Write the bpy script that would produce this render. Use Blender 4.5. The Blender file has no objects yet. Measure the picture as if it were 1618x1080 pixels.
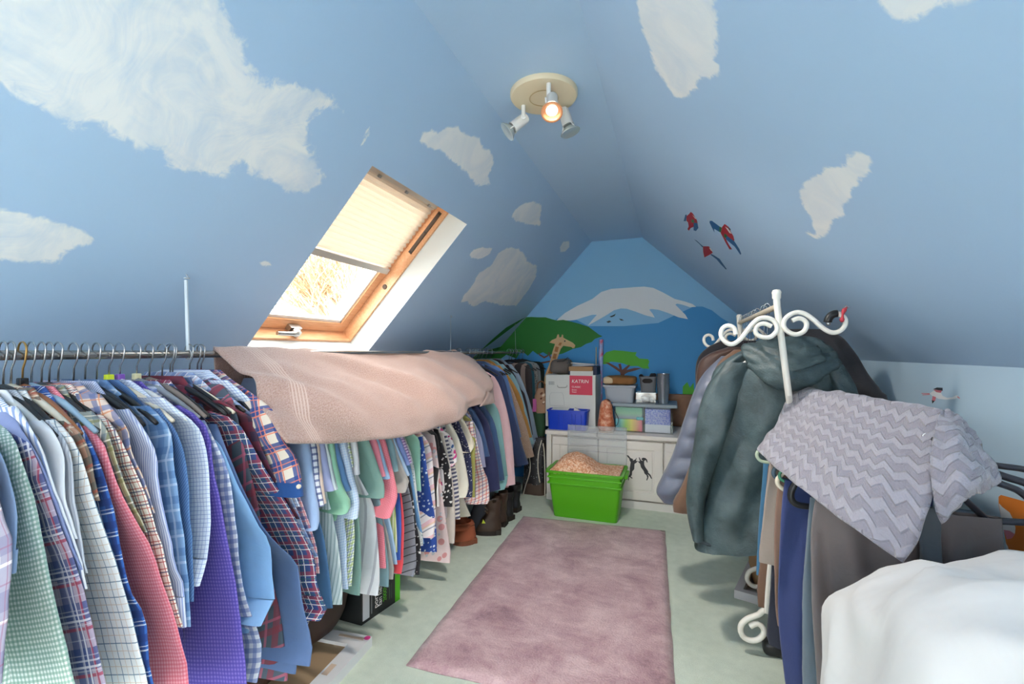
import bpy, bmesh, math, random
from mathutils import Vector, Matrix
from mathutils.geometry import tessellate_polygon

# ------------------------------------------------------------------ camera, world, exposure
F, CX, HY, CAMH = 719.0, 809.0, 555.0, 1.05          # focal length (px of 1618x1080), principal x, horizon y, eye height
PSI = math.atan2(254.0, F)                            # the camera is turned this far to the left of the room axis
scn = bpy.context.scene
COL = scn.collection
cam_d = bpy.data.cameras.new('camera'); cam = bpy.data.objects.new('camera', cam_d); COL.objects.link(cam)
cam.location = (0, 0, CAMH); cam.rotation_euler = (math.pi/2, 0, PSI)
cam_d.sensor_width = 36; cam_d.lens = F/1618*36; cam_d.shift_y = (HY-540)/1618; cam_d.clip_start = .02
scn.camera = cam
SKY = 5.2
world = bpy.data.worlds.new('overcast_sky'); scn.world = world; world.use_nodes = True
bg = world.node_tree.nodes['Background']; bg.inputs[0].default_value = (1, .94, .90, 1); bg.inputs[1].default_value = SKY
vs = scn.view_settings
vs.view_transform = 'Standard'; vs.look = 'None'; vs.gamma = 1; vs.use_curve_mapping = False; vs.exposure = 1.06
def portal(name, loc, rot, sx, sy):
    l = bpy.data.lights.new(name, 'AREA'); l.shape = 'RECTANGLE'; l.size = sx; l.size_y = sy; l.cycles.is_portal = True
    o = bpy.data.objects.new(name, l); COL.objects.link(o); o.location = loc; o.rotation_euler = rot; return o
# ------------------------------------------------------------------ measuring helpers
def ray(px, py):
    a, b = (px-CX)/F, (HY-py)/F
    return Vector((math.cos(PSI)*a-math.sin(PSI), math.sin(PSI)*a+math.cos(PSI), b))
EYE = Vector((0, 0, CAMH))
def on_plane(px, py, p0, n):
    d = ray(px, py); return EYE + d*((Vector(p0)-EYE).dot(n)/d.dot(n))
def atY(px, py, Y): return on_plane(px, py, (0, Y, 0), Vector((0, 1, 0)))
def atX(px, py, X): return on_plane(px, py, (X, 0, 0), Vector((1, 0, 0)))
def atZ(px, py, Z): return on_plane(px, py, (0, 0, Z), Vector((0, 0, 1)))
# ------------------------------------------------------------------ materials
def lin(c):
    if isinstance(c, str): c = [int(c[i:i+2], 16) for i in (0, 2, 4)]
    return tuple(((v/255)/12.92 if v <= 10 else ((v/255+.055)/1.055)**2.4) for v in c)
MATS = {}
class NT:
    def __init__(s, name, col='808080', rough=.7, **kw):
        s.m = bpy.data.materials.new(name); s.m.use_nodes = True; s.t = s.m.node_tree
        s.b = s.t.nodes['Principled BSDF']; s.out = s.t.nodes['Material Output']
        s.b.inputs['Base Color'].default_value = (*lin(col), 1); s.b.inputs['Roughness'].default_value = rough
        for k, v in kw.items(): s.b.inputs[k.replace('_', ' ')].default_value = v
    def n(s, typ, ins=None, **props):
        nd = s.t.nodes.new(typ)
        for k, v in props.items(): setattr(nd, k, v)
        for k, v in (ins or {}).items():
            if isinstance(v, bpy.types.NodeSocket): s.t.links.new(v, nd.inputs[k])
            else: nd.inputs[k].default_value = v
        return nd
    def link(s, a, b): s.t.links.new(a, b)
    def math(s, op, a, b=0.0, c=0.0):
        return s.n('ShaderNodeMath', {0: a, 1: b, 2: c}, operation=op).outputs[0]
    def mix(s, fac, a, b):
        f = lambda c: (*lin(c), 1) if isinstance(c, (str, tuple)) else c
        nd = s.n('ShaderNodeMix', data_type='RGBA')
        for i, v in ((0, fac), (6, f(a)), (7, f(b))):
            if isinstance(v, bpy.types.NodeSocket): s.t.links.new(v, nd.inputs[i])
            else: nd.inputs[i].default_value = v
        return nd.outputs[2]
    def ramp(s, fac, *stops):
        nd = s.n('ShaderNodeValToRGB', {0: fac}); e = nd.color_ramp.elements
        while len(e) < len(stops): e.new(.5)
        for el, (p, c) in zip(e, stops): el.position = p; el.color = (*lin(c), 1)
        return nd.outputs[0]
    def coord(s, which='Object'): return s.n('ShaderNodeTexCoord').outputs[which]
    def noise(s, scale, detail=3, vec=None, rough=.5, dist=0.):
        i = {'Scale': scale, 'Detail': detail, 'Roughness': rough, 'Distortion': dist}
        i['Vector'] = vec if vec is not None else s.coord()
        return s.n('ShaderNodeTexNoise', i)
    def base(s, col): s.link(col, s.b.inputs['Base Color'])
    def bump(s, h, strength=.3, dist=.002):
        nd = s.n('ShaderNodeBump', {'Height': h, 'Strength': strength, 'Distance': dist}); s.link(nd.outputs[0], s.b.inputs['Normal'])
def plain(name, col, rough=.6, var=.0, vscale=8, bump=0, bscale=200, **kw):
    if name in MATS: return MATS[name]
    t = NT(name, col, rough, **kw)
    if var:
        c = lin(col); nz = t.noise(vscale, 4)
        nd = t.n('ShaderNodeMix', {0: nz.outputs[0], 6: (*[min(1, x*(1-var)) for x in c], 1), 7: (*[min(1, x*(1+var)) for x in c], 1)}, data_type='RGBA')
        t.base(nd.outputs[2])
    if bump: t.bump(t.noise(bscale, 2).outputs[0], bump, .001)
    MATS[name] = t.m; return t.m
# ------------------------------------------------------------------ mesh helpers
def link_obj(name, me, parent=None):
    o = bpy.data.objects.new(name, me); COL.objects.link(o)
    if parent is not None: o.parent = parent; o.matrix_parent_inverse = parent.matrix_world.inverted() if False else Matrix()
    return o
def tag(o, label=None, cat=None, group=None, kind=None):
    for k, v in (('label', label), ('category', cat), ('group', group), ('kind', kind)):
        if v: o[k] = v
    return o
def thing(name, label, cat, loc=(0, 0, 0), rz=0, group=None):
    o = bpy.data.objects.new(name, None); COL.objects.link(o); o.location = loc; o.rotation_euler = (0, 0, rz); o.empty_display_size = .05
    return tag(o, label, cat, group)
class MB:
    """collects geometry of ONE mesh"""
    def __init__(s): s.v = []; s.f = []; s.uv = None
    def add(s, verts, faces):
        k = len(s.v); s.v += [tuple(v) for v in verts]; s.f += [tuple(i+k for i in f) for f in faces]; return s
    def box(s, lo, hi):
        x0, y0, z0 = lo; x1, y1, z1 = hi
        return s.add([(x0,y0,z0),(x1,y0,z0),(x1,y1,z0),(x0,y1,z0),(x0,y0,z1),(x1,y0,z1),(x1,y1,z1),(x0,y1,z1)],
                     [(0,3,2,1),(4,5,6,7),(0,1,5,4),(1,2,6,5),(2,3,7,6),(3,0,4,7)])
    def obox(s, c, ax, ay, az):
        c, ax, ay, az = map(Vector, (c, ax, ay, az))
        return s.add([c+ax*i+ay*j+az*k for k in (-1, 1) for i, j in ((-1,-1),(1,-1),(1,1),(-1,1))],
                     [(0,3,2,1),(4,5,6,7),(0,1,5,4),(1,2,6,5),(2,3,7,6),(3,0,4,7)])
    def prism(s, pts, d):
        """polygon pts (3D) extruded by vector d"""
        n = len(pts); d = Vector(d); P = [Vector(p) for p in pts]
        tri = tessellate_polygon([P])
        return s.add(P+[p+d for p in P], [tuple(t) for t in tri]+[tuple(i+n for i in reversed(t)) for t in tri]+[(i, (i+1) % n, (i+1) % n+n, i+n) for i in range(n)])
    def tube(s, pts, r, seg=8, cap=True, flat=None):
        """pts 3D path, r number or list"""
        P = [Vector(p) for p in pts]; n = len(P)
        R = r if isinstance(r, (list, tuple)) else [r]*n
        t0 = (P[1]-P[0]).normalized(); u = t0.orthogonal().normalized(); rings = []
        for i, p in enumerate(P):
            t = (P[min(i+1, n-1)]-P[max(i-1, 0)])
            t = t.normalized() if t.length > 1e-9 else t0
            u = (u-t*u.dot(t)); u = u.normalized() if u.length > 1e-6 else t.orthogonal().normalized(); w = t.cross(u)
            rings.append([p+(u*math.cos(a)+w*math.sin(a))*R[i] for a in [2*math.pi*k/seg for k in range(seg)]])
        V = [v for g in rings for v in g]
        Fc = [(i*seg+k, i*seg+(k+1) % seg, (i+1)*seg+(k+1) % seg, (i+1)*seg+k) for i in range(n-1) for k in range(seg)]
        if cap: Fc += [tuple(reversed(range(seg))), tuple(range((n-1)*seg, n*seg))]
        return s.add(V, Fc)
    def lathe(s, prof, seg=24, c=(0, 0, 0), axis=None):
        """prof [(r,z)] round z (or round axis vector)"""
        c = Vector(c); M = Matrix.Identity(3)
        if axis is not None: M = Vector((0, 0, 1)).rotation_difference(Vector(axis).normalized()).to_matrix()
        V = [c+M@Vector((r*math.cos(2*math.pi*k/seg), r*math.sin(2*math.pi*k/seg), z)) for r, z in prof for k in range(seg)]
        n = len(prof)
        return s.add(V, [(i*seg+k, i*seg+(k+1) % seg, (i+1)*seg+(k+1) % seg, (i+1)*seg+k) for i in range(n-1) for k in range(seg)])
    def rbox(s, lo, hi, r=.01, seg=2):
        """rounded box"""
        bm = bmesh.new(); bmesh.ops.create_cube(bm, size=1)
        for v in bm.verts: v.co = Vector([lo[i]+(v.co[i]+.5)*(hi[i]-lo[i]) for i in range(3)])
        bmesh.ops.bevel(bm, geom=bm.edges[:], offset=r, segments=seg, affect='EDGES', profile=.5)
        bm.verts.index_update(); s.add([v.co.copy() for v in bm.verts], [[v.index for v in f.verts] for f in bm.faces]); bm.free(); return s
    def xf(s, M): s.v = [tuple(M @ Vector(v)) for v in s.v]; return s
    def build(s, name, mat, parent=None, smooth=False, angle=None):
        me = bpy.data.meshes.new(name); me.from_pydata(s.v, [], s.f); me.update()
        bm = bmesh.new(); bm.from_mesh(me)
        if s.uv is None:
            bmesh.ops.recalc_face_normals(bm, faces=bm.faces[:]); bm.to_mesh(me)
        bm.free()
        if s.uv is not None:
            ul = me.uv_layers.new(name='UVMap')
            for p in me.polygons:
                for li in p.loop_indices: ul.data[li].uv = s.uv[p.index][li-p.loop_start]
        if mat: me.materials.append(mat)
        if smooth: me.polygons.foreach_set('use_smooth', [True]*len(me.polygons))
        if smooth and angle: me.set_sharp_from_angle(angle=math.radians(angle))
        return link_obj(name, me, parent)
def cr(pts, n):
    """resample a polyline of Vectors/tuples by Catmull-Rom to n points, even in arc length"""
    P = [Vector(p) for p in pts]
    if len(P) == 2: return [P[0].lerp(P[1], i/(n-1)) for i in range(n)]
    Q = [P[0]*2-P[1]]+P+[P[-1]*2-P[-2]]; out = []
    for i in range(1, len(Q)-2):
        for k in range(12):
            t = k/12; a, b, c, d = Q[i-1:i+3]
            out.append(.5*((2*b)+(c-a)*t+(2*a-5*b+4*c-d)*t*t+(3*b-a-3*c+d)*t**3))
    out.append(P[-1])
    L = [0]
    for a, b in zip(out, out[1:]): L.append(L[-1]+(b-a).length)
    res = []; j = 0
    for i in range(n):
        s = L[-1]*i/(n-1)
        while j < len(L)-2 and L[j+1] < s: j += 1
        d = L[j+1]-L[j]; res.append(out[j].lerp(out[j+1], (s-L[j])/d if d > 1e-9 else 0))
    return res
def grid_mesh(name, rows, mat, parent=None, closed=False, smooth=True, solid=0, cap=False):
    """rows: equal-length lists of Vectors; closed: each row is a loop. UV in metres."""
    n, m = len(rows), len(rows[0]); mb = MB(); mb.v = [tuple(p) for r in rows for p in r]; mb.uv = []
    U = [[0] for _ in rows]; V = [[0]*(m+1) for _ in rows]
    for i, r in enumerate(rows):
        for j in range(1, m+1): U[i].append(U[i][-1]+(r[j % m]-r[j-1]).length)
        for j in range(m+1): V[i][j] = V[i-1][j]+(r[j % m]-rows[i-1][j % m]).length if i else 0
    for i in range(n-1):
        for j in range(m if closed else m-1):
            mb.f.append((i*m+j, (i+1)*m+j, (i+1)*m+(j+1) % m, i*m+(j+1) % m))
            mb.uv.append(((U[i][j], V[i][j]), (U[i+1][j], V[i+1][j]), (U[i+1][j+1], V[i+1][j+1]), (U[i][j+1], V[i][j+1])))
    if cap and closed:
        for i in (0, n-1):
            mb.f.append(tuple(i*m+j for j in range(m))); mb.uv.append(tuple((U[i][j], V[i][j]) for j in range(m)))
    o = mb.build(name, mat, parent, smooth)
    if solid:
        md = o.modifiers.new('thickness', 'SOLIDIFY'); md.thickness = solid; md.offset = 0
    return o
def copy_tree(o, parent=None):
    c = o.copy(); COL.objects.link(c); c.parent = parent
    for ch in list(o.children): copy_tree(ch, c)
    return c
rnd = random.Random(7)
# ------------------------------------------------------------------ the room shell
YB, YF = 3.63, -1.7                                   # back gable and the gable behind the camera
ZC = 1.925
A_ = atY(935, 384, YB); B_ = atY(1015, 375, YB)
XL, XR = A_.x, B_.x                                   # edges of the flat strip of ceiling
lf = atY(790, 549, YB); rf = atY(1170, 500, YB)
TL = (lf.x-XL)/(lf.z-ZC)                              # dX/dZ on the left slope
TR = (rf.x-XR)/(rf.z-ZC)
def slopeL(z): return XL+(z-ZC)*TL
def slopeR(z): return XR+(z-ZC)*TR
ZKR = 1.012; XKR = slopeR(ZKR)
ZKL = .80; XKL = slopeL(ZKL)
nL = Vector((1, 0, -TL)).normalized()                 # points into the room
nR = Vector((-1, 0, TR)).normalized()
def onL(px, py): return on_plane(px, py, (XL, 0, ZC), nL)
def onR(px, py): return on_plane(px, py, (XR, 0, ZC), nR)
def struct(o, label=None): return tag(o, label, None, None, 'structure')
def paint(name, col, streak=.03, extra=None):
    t = NT(name, col, .62)
    n1 = t.noise(2.2, 5); n2 = t.noise(9, 4, dist=.6)
    c = lin(col)
    mk = lambda k: (*[min(1, x*k) for x in c], 1)
    a = t.n('ShaderNodeMix', {0: n1.outputs[0], 6: mk(1-streak), 7: mk(1+streak)}, data_type='RGBA').outputs[2]
    b = t.n('ShaderNodeMix', {0: t.math('MULTIPLY', n2.outputs[0], .25), 6: a, 7: mk(1.08)}, data_type='RGBA').outputs[2]
    t.base(b); t.bump(t.noise(60, 3).outputs[0], .12, .003)
    MATS[name] = t.m; return t.m
WALLBLUE = paint('pale blue wall paint', 'B2CFEC')
BACKBLUE = paint('sky blue gable paint', '8CC3E8')
KNEEBLUE = paint('knee wall blue paint', 'BBD6E8')
WHITEP = paint('white reveal paint', 'D9E0E0', .01)

# floor: short sage carpet
def carpet_mat():
    t = NT('sage green carpet', 'AEBFAE', .95)
    n1 = t.noise(3, 5, rough=.6); n2 = t.noise(420, 2); n3 = t.noise(26, 4)
    f = t.math('ADD', t.math('MULTIPLY', n1.outputs[0], .5), t.math('ADD', t.math('MULTIPLY', n3.outputs[0], .3), t.math('MULTIPLY', n2.outputs[0], .35)))
    t.base(t.ramp(f, (.35, 'BAC9B9'), (.75, 'DEE9DA'))); t.bump(n2.outputs[0], .6, .004); return t.m
fl = MB().box((XKL-.05, YF-.05, -.05), (XKR+.05, YB+.05, 0)).build('floor', carpet_mat())
struct(fl, 'pale sage green fitted carpet')
cl = MB().box((XL-.02, YF-.05, ZC), (XR+.02, YB+.05, ZC+.05)).build('ceiling', WALLBLUE); struct(cl, 'narrow flat strip of blue ceiling along the ridge')
# back gable
bw = MB().prism([(XKL, YB, 0), (XKR, YB, 0), (XKR, YB, ZKR), (XR, YB, ZC), (XL, YB, ZC), (XKL, YB, ZKL)], (0, .06, 0)).build('wall_back', BACKBLUE)
struct(bw, 'blue gable wall with a painted savannah mural')
# gable behind the camera, with an unseen window added to light the room from behind
WX0, WX1, WZ0, WZ1 = -1.0, .2, .12, 1.50
fw = MB()
def q(*p): fw.add([(x, YF, z) for x, z in p], [tuple(range(len(p)))])
q((XKL, 0), (XKR, 0), (XKR, WZ0), (XKL, WZ0))
zt = ZC
q((XKL, WZ0), (WX0, WZ0), (WX0, min(WZ1, ZC)), (slopeL(WZ1), WZ1), (XKL, ZKL))
q((WX1, WZ0), (XKR, WZ0), (XKR, ZKR), (slopeR(1.3), 1.3), (max(WX1, slopeR(WZ1)), WZ1), (WX1, WZ1))
q((slopeL(WZ1), WZ1), (slopeR(WZ1), WZ1), (XR, ZC), (XL, ZC))
fo = fw.build('wall_front', WALLBLUE); struct(fo, 'gable wall behind the viewer with an added window')
wf = MB()
for lo, hi in (((WX0, YF-.06, WZ0), (WX0+.06, YF, WZ1)), ((WX1-.06, YF-.06, WZ0), (WX1, YF, WZ1)), ((WX0, YF-.06, WZ1-.06), (WX1, YF, WZ1)), ((WX0, YF-.06, WZ0), (WX1, YF, WZ0+.06)), ((-.43, YF-.06, WZ0), (-.37, YF, WZ1))):
    wf.box(lo, hi)
w2 = wf.build('added_window_2', plain('white window paint', 'F2F2EE', .4)); struct(w2, 'unseen white framed gable window added for light')
portal('added_gable_portal', ((WX0+WX1)/2, YF-.07, (WZ0+WZ1)/2), (-math.pi/2, 0, 0), WX1-WX0, WZ1-WZ0)
# knee walls
kr = MB().prism([(XKR, YF, 0), (XKR, YB, 0), (XKR, YB, ZKR), (XKR, YF, ZKR)], (.05, 0, 0)).build('wall_right', KNEEBLUE); struct(kr, 'low pale blue knee wall under the slope')
kl = MB().prism([(XKL, YF, 0), (XKL, YB, 0), (XKL, YB, ZKL), (XKL, YF, ZKL)], (-.05, 0, 0)).build('wall_left', WALLBLUE); struct(kl, 'low blue knee wall behind the clothes')
# right slope
SY0, SY1, SZ0, SZ1 = -1.60, -.30, 1.06, 1.62           # unseen roof window, added to brighten the left slope and clothes
rsm = MB()
def RP(y, z, off=0): return Vector((slopeR(z), y, z))-nR*off
for y0, y1, z0, z1 in ((YF, SY0, ZKR, ZC), (SY1, YB, ZKR, ZC), (SY0, SY1, SZ1, ZC), (SY0, SY1, ZKR, SZ0)):
    rsm.add([RP(y0, z0), RP(y1, z0), RP(y1, z1), RP(y0, z1)], [(0, 1, 2, 3)])
rs = rsm.build('wall_slope_right', WALLBLUE); struct(rs, 'sloping blue ceiling with painted clouds and parrots')
w3 = MB()
for a in ((SY0, SY0+.05, SZ0, SZ1), (SY1-.05, SY1, SZ0, SZ1), (SY0, SY1, SZ0, SZ0+.05), (SY0, SY1, SZ1-.05, SZ1)):
    w3.add([RP(y, z, d) for d in (0, .12) for y, z in ((a[0], a[2]), (a[1], a[2]), (a[1], a[3]), (a[0], a[3]))], [(0,3,2,1),(4,5,6,7),(0,1,5,4),(1,2,6,5),(2,3,7,6),(3,0,4,7)])
struct(w3.build('added_window_3', plain('pine window trim', 'D9A074', .4)), 'unseen pine framed roof window added behind the viewer for light')
uR = Vector((TR, 0, 1)).normalized()
p3 = portal('added_roof_portal', RP((SY0+SY1)/2, (SZ0+SZ1)/2, .125), (0, 0, 0), SY1-SY0, (SZ1-SZ0)/uR.z)
p3.rotation_euler = Matrix((Vector((0, -1, 0)), uR, Vector((0, -1, 0)).cross(uR))).transposed().to_euler()
# left slope with the skylight opening.  plane coordinates: (Y, z on slope)
o_tl, o_tr, o_br = onL(583, 260), onL(736, 352), onL(580, 561)
OY0 = (onL(583, 260).y+onL(391, 554).y)/2; OY1 = (o_tr.y+o_br.y)/2; OZ1 = (o_tl.z+o_tr.z)/2; OZ0 = 1.022
lsm = MB(); QY0, QY1 = -1.55, -.95                   # smaller unseen roof window, added on this side for more daylight
def LP(y, z, off=0): return Vector((slopeL(z), y, z))-nL*off
for y0, y1, z0, z1 in ((YF, QY0, ZKL, ZC), (QY1, OY0, ZKL, ZC), (QY0, QY1, SZ1, ZC), (QY0, QY1, ZKL, SZ0), (OY1, YB, ZKL, ZC), (OY0, OY1, OZ1, ZC), (OY0, OY1, ZKL, OZ0)):
    lsm.add([LP(y0, z0), LP(y1, z0), LP(y1, z1), LP(y0, z1)], [(0, 1, 2, 3)])
ls = lsm.build('wall_slope_left', WALLBLUE); struct(ls, 'sloping blue ceiling with painted clouds round the skylight')
DEP = .108                                           # depth of the white reveal down to the window frame
rv = MB()
rv.add([LP(OY0, OZ0), LP(OY1, OZ0), LP(OY1, OZ1), LP(OY0, OZ1), LP(OY0, OZ0, .3), LP(OY1, OZ0, .3), LP(OY1, OZ1, .3), LP(OY0, OZ1, .3)],
       [(0, 1, 5, 4), (1, 2, 6, 5), (2, 3, 7, 6), (3, 0, 4, 7)])
rvo = rv.build('window_reveal', WHITEP, ls); rvo['label'] = 'white painted reveal of the skylight'

w4 = MB()
for a in ((QY0, QY0+.05, SZ0, SZ1), (QY1-.05, QY1, SZ0, SZ1), (QY0, QY1, SZ0, SZ0+.05), (QY0, QY1, SZ1-.05, SZ1)):
    w4.add([LP(y, z, d) for d in (0, .12) for y, z in ((a[0], a[2]), (a[1], a[2]), (a[1], a[3]), (a[0], a[3]))], [(0,3,2,1),(4,5,6,7),(0,1,5,4),(1,2,6,5),(2,3,7,6),(3,0,4,7)])
struct(w4.build('added_window_4', plain('pine window trim', 'D9A074', .4)), 'unseen pine framed roof window added on the rail side for light')
uL0 = Vector((TL, 0, 1)).normalized()
p4 = portal('added_rail_side_portal', LP((QY0+QY1)/2, (SZ0+SZ1)/2, .125), (0, 0, 0), QY1-QY0, (SZ1-SZ0)/uL0.z)
p4.rotation_euler = Matrix((Vector((0, 1, 0)), uL0, Vector((0, 1, 0)).cross(uL0))).transposed().to_euler()
# ------------------------------------------------------------------ skylight
uL = Vector((TL, 0, 1)).normalized(); SL = (OZ1-OZ0)/uL.z
def LQ(y, s, off): return Vector((slopeL(OZ0), y, OZ0))+uL*s-nL*off
def lbox(mb, y0, y1, s0, s1, d0, d1):
    P = [LQ(y, s, d) for d in (d0, d1) for y, s in ((y0, s0), (y1, s0), (y1, s1), (y0, s1))]
    mb.add(P, [(0,3,2,1),(4,5,6,7),(0,1,5,4),(1,2,6,5),(2,3,7,6),(3,0,4,7)]); return mb
def pine_mat(name, a, b, axis=1):
    t = NT(name, a, .38)
    mp = t.n('ShaderNodeMapping', {'Vector': t.coord(), 'Scale': (3, 30, 3) if axis == 0 else (30, 3, 30)})
    nz = t.noise(4, 4, mp.outputs[0], dist=.8)
    t.base(t.ramp(nz.outputs[0], (.3, a), (.7, b))); return t.m
PINE = pine_mat('varnished pine', 'D9A074', 'EBB98E'); PINED = pine_mat('orange pine edge', 'B97A48', 'CB8D58')
wd = thing('window_1', 'pine framed roof window with a half drawn pleated blind', None); wd['kind'] = 'structure'
y0, y1 = OY0, OY1
for nm, a in (('frame_side', (y0, y0+.012, 0, SL)), ('frame_side', (y1-.012, y1, 0, SL)), ('frame_head', (y0+.012, y1-.012, SL-.012, SL)), ('frame_sill', (y0+.012, y1-.012, 0, .012))):
    lbox(MB(), *a, DEP, .21).build(nm, PINE, wd)
g = .016; sw = .05; a0, a1, b0, b1 = y0+g, y1-g, g, SL-g
for nm, a in (('sash_stile', (a0, a0+sw, b0, b1)), ('sash_stile', (a1-sw, a1, b0, b1)), ('sash_rail', (a0+sw, a1-sw, b1-sw, b1)), ('sash_rail', (a0+sw, a1-sw, b0, b0+sw))):
    lbox(MB(), *a, .168, .205).build(nm, PINED if nm == 'sash_rail' and a[2] > .4 else PINE, wd)
WG = plain('white gasket', 'E9E6E0', .5)
c0, c1, e0, e1 = a0+sw, a1-sw, b0+sw, b1-sw
for a in ((c0, c0+.012, e0, e1), (c1-.012, c1, e0, e1), (c0, c1, e1-.012, e1), (c0, c1, e0, e0+.014)):
    lbox(MB(), *a, .176, .2).build('glazing_bead', WG, wd)
t = NT('window glass', 'FFFFFF', .02)
tr = t.n('ShaderNodeBsdfTransparent', {0: (.97, .99, .98, 1)}); gl = t.n('ShaderNodeBsdfGlossy', {1: .02})
ms = t.n('ShaderNodeMixShader', {0: .05, 1: tr.outputs[0], 2: gl.outputs[0]})
t.link(ms.outputs[0], t.out.inputs[0]); GLASS = t.m
lbox(MB(), c0, c1, e0, e1, .19, .194).build('pane', GLASS, wd)
# pleated blind
t = NT('cream blind cloth', 'D9CFC0', .8); t.b.inputs['Subsurface Weight'].default_value = 0
td = t.n('ShaderNodeBsdfTranslucent', {0: (*lin('F3DFC6'), 1)}); ms = t.n('ShaderNodeMixShader', {0: .13, 1: t.b.outputs[0], 2: td.outputs[0]})
t.link(ms.outputs[0], t.out.inputs[0]); BLIND = t.m
sB = .485*SL
mb = MB(); n = 15; P = []
for k in range(n*2+1):
    s_ = sB+.03+(b1-.02-sB-.03)*k/(n*2); d = .158-(.010 if k % 2 else 0)
    P.append((LQ(a0+.035, s_, d), LQ(a1-.035, s_, d)))
for i in range(len(P)-1): mb.add([P[i][0], P[i][1], P[i+1][1], P[i+1][0]], [(0, 1, 2, 3)])
bl = mb.build('pleated_blind', BLIND, wd); bl['label'] = 'cream pleated blind drawn over the upper part'
lbox(MB(), a0+.03, a1-.03, sB, sB+.028, .145, .166).build('blind_rail', plain('pale blind rail', 'CFC8BE', .35), bl)
lbox(MB(), a0+.03, a1-.03, b1-.026, b1-.008, .145, .166).build('blind_head', plain('pale blind rail', 'CFC8BE', .35), bl)
for yy in (a0+.2, a0+.38, a1-.1): lbox(MB(), yy, yy+.014, b1-.032, b1-.02, .138, .146).build('blind_clip', plain('satin chrome', 'B9BBBC', .3, Metallic=1), bl)
# vent strip + latch socket on the far side frame, handle on the sill
BLK = plain('black plastic', '17181A', .45); CHR = plain('satin chrome', 'B9BBBC', .3)
vt = MB(); P = []
lbox(vt, y1-.016, y1-.010, SL*.66, SL*.95, .128, .146); vt.build('vent_strip', plain('dark bronze strip', '4A3A2C', .5), wd)
for s_ in (SL*.67, SL*.81, SL*.94): lbox(MB(), y1-.019, y1-.015, s_-.004, s_+.004, .133, .141).build('screw', BLK, wd)
MB().lathe([(0, -.004), (.011, -.004), (.013, 0), (.013, .004), (0, .004)], 16, LQ(y1-.013, SL*.41, .135), (0, 1, 0)).build('latch_socket', plain('dark bronze strip', '4A3A2C', .5), wd)
h = MB(); hc = LQ(y0+.335, .0, 0)
hd = lbox(MB(), y0+.31, y0+.37, .02, .045, .14, .166).build('handle', CHR, wd)
mbh = MB().lathe([(0, 0), (.018, 0), (.018, .02), (0, .02)], 18, LQ(y0+.335, .032, .135), nL); mbh.build('boss', CHR, hd, True, 40)
MB().tube([LQ(y0+.335, .032, .12), LQ(y0+.30, .036, .112), LQ(y0+.24, .04, .105), LQ(y0+.215, .041, .105)], [.011, .010, .009, .008], 10).build('lever', CHR, hd, True, 40)
pc = LQ((y0+y1)/2, SL/2, .215)
pr = portal('skylight_portal', pc, (0, 0, 0), y1-y0, SL)
pr.rotation_euler = Matrix((Vector((0, 1, 0)), uL, Vector((0, 1, 0)).cross(uL))).transposed().to_euler()
# ------------------------------------------------------------------ bare tree outside
BARK = plain('pale winter bark', 'A2886A', .9, .2, 3)
def bare_tree(base, h, seed, label):
    R = random.Random(seed); root = thing('bare_tree', label, 'tree', base, 0)
    tr = MB(); tw = MB()
    def grow(p, d, L, r, lv):
        n = 3; pts = [p]; 
        for k in range(n):
            d = (d+Vector((R.gauss(0, .10), R.gauss(0, .10), .06))).normalized(); pts.append(pts[-1]+d*(L/n))
        (tr if lv < 2 else tw).tube(pts, [r*(1-.35*k/n) for k in range(n+1)], 6 if lv < 2 else 3, False)
        if lv == 5: return
        for k in range((5, 5, 4, 4, 3)[lv]):
            ax = Vector((R.gauss(0, 1), R.gauss(0, 1), R.gauss(0, .4))); nd = (d+ax.normalized()*R.uniform(.35, .75)).normalized()
            grow(pts[R.choice((2, 3, 3))] if lv else pts[3], nd, L*R.uniform(.62, .8), r*.58, lv+1)
    grow(Vector((0, 0, 0)), Vector((0, 0, 1)), h*.33, h*.028, 0)
    tr.build('trunk', BARK, root); x = tw.build('twigs', BARK, root); x['kind'] = 'stuff'
    return root
tb = EYE+ray(582, 505)*11.5
bare_tree((tb.x, tb.y, tb.z-2.4), 4.6, 5, 'bare winter tree seen through the roof window')
# panes of the added windows behind the camera
MB().box((WX0+.05, YF-.035, WZ0+.05), (WX1-.05, YF-.03, WZ1-.05)).build('pane', GLASS, w2)
MB().add([RP(y, z, .08) for y, z in ((SY0, SZ0), (SY1, SZ0), (SY1, SZ1), (SY0, SZ1))], [(0, 1, 2, 3)]).build('pane', GLASS, bpy.data.objects['added_window_3'])
MB().add([LP(y, z, .08) for y, z in ((QY0, SZ0), (QY1, SZ0), (QY1, SZ1), (QY0, SZ1))], [(0, 1, 2, 3)]).build('pane', GLASS, bpy.data.objects['added_window_4'])
# ------------------------------------------------------------------ painted mural (flat paint films on the walls)
def film(name, pts, mat, parent, plane, off=.0003, label=None):
    """flat painted shape: pixel outline put on a wall plane; off = thickness of the paint layer"""
    P = []
    for px, py in pts:
        if plane == 'back': P.append(atY(px, py, YB)+Vector((0, -off, 0)))
        elif plane == 'left': P.append(onL(px, py)+nL*off)
        elif plane == 'right': P.append(onR(px, py)+nR*off)
        elif plane == 'knee': P.append(atX(px, py, XKR)+Vector((-off, 0, 0)))
    tri = tessellate_polygon([P]); mb = MB(); mb.add(P, [tuple(t) for t in tri])
    o = mb.build(name, mat, parent)
    if label: o['label'] = label
    return o
MTN = paint('deep mountain blue paint', '3F96D2', .05); SNOW = paint('snow white paint', 'E9EDF0', .02)
GRN = paint('dark tree green paint', '237A2B', .08); LGRN = paint('light acacia green paint', '52B02E', .06)
BRN = paint('brown branch paint', '6A4234', .05); GIR = paint('giraffe tan paint', 'DDB98A', .03); GIRP = paint('giraffe patch paint', 'B0713C', .03)
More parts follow.
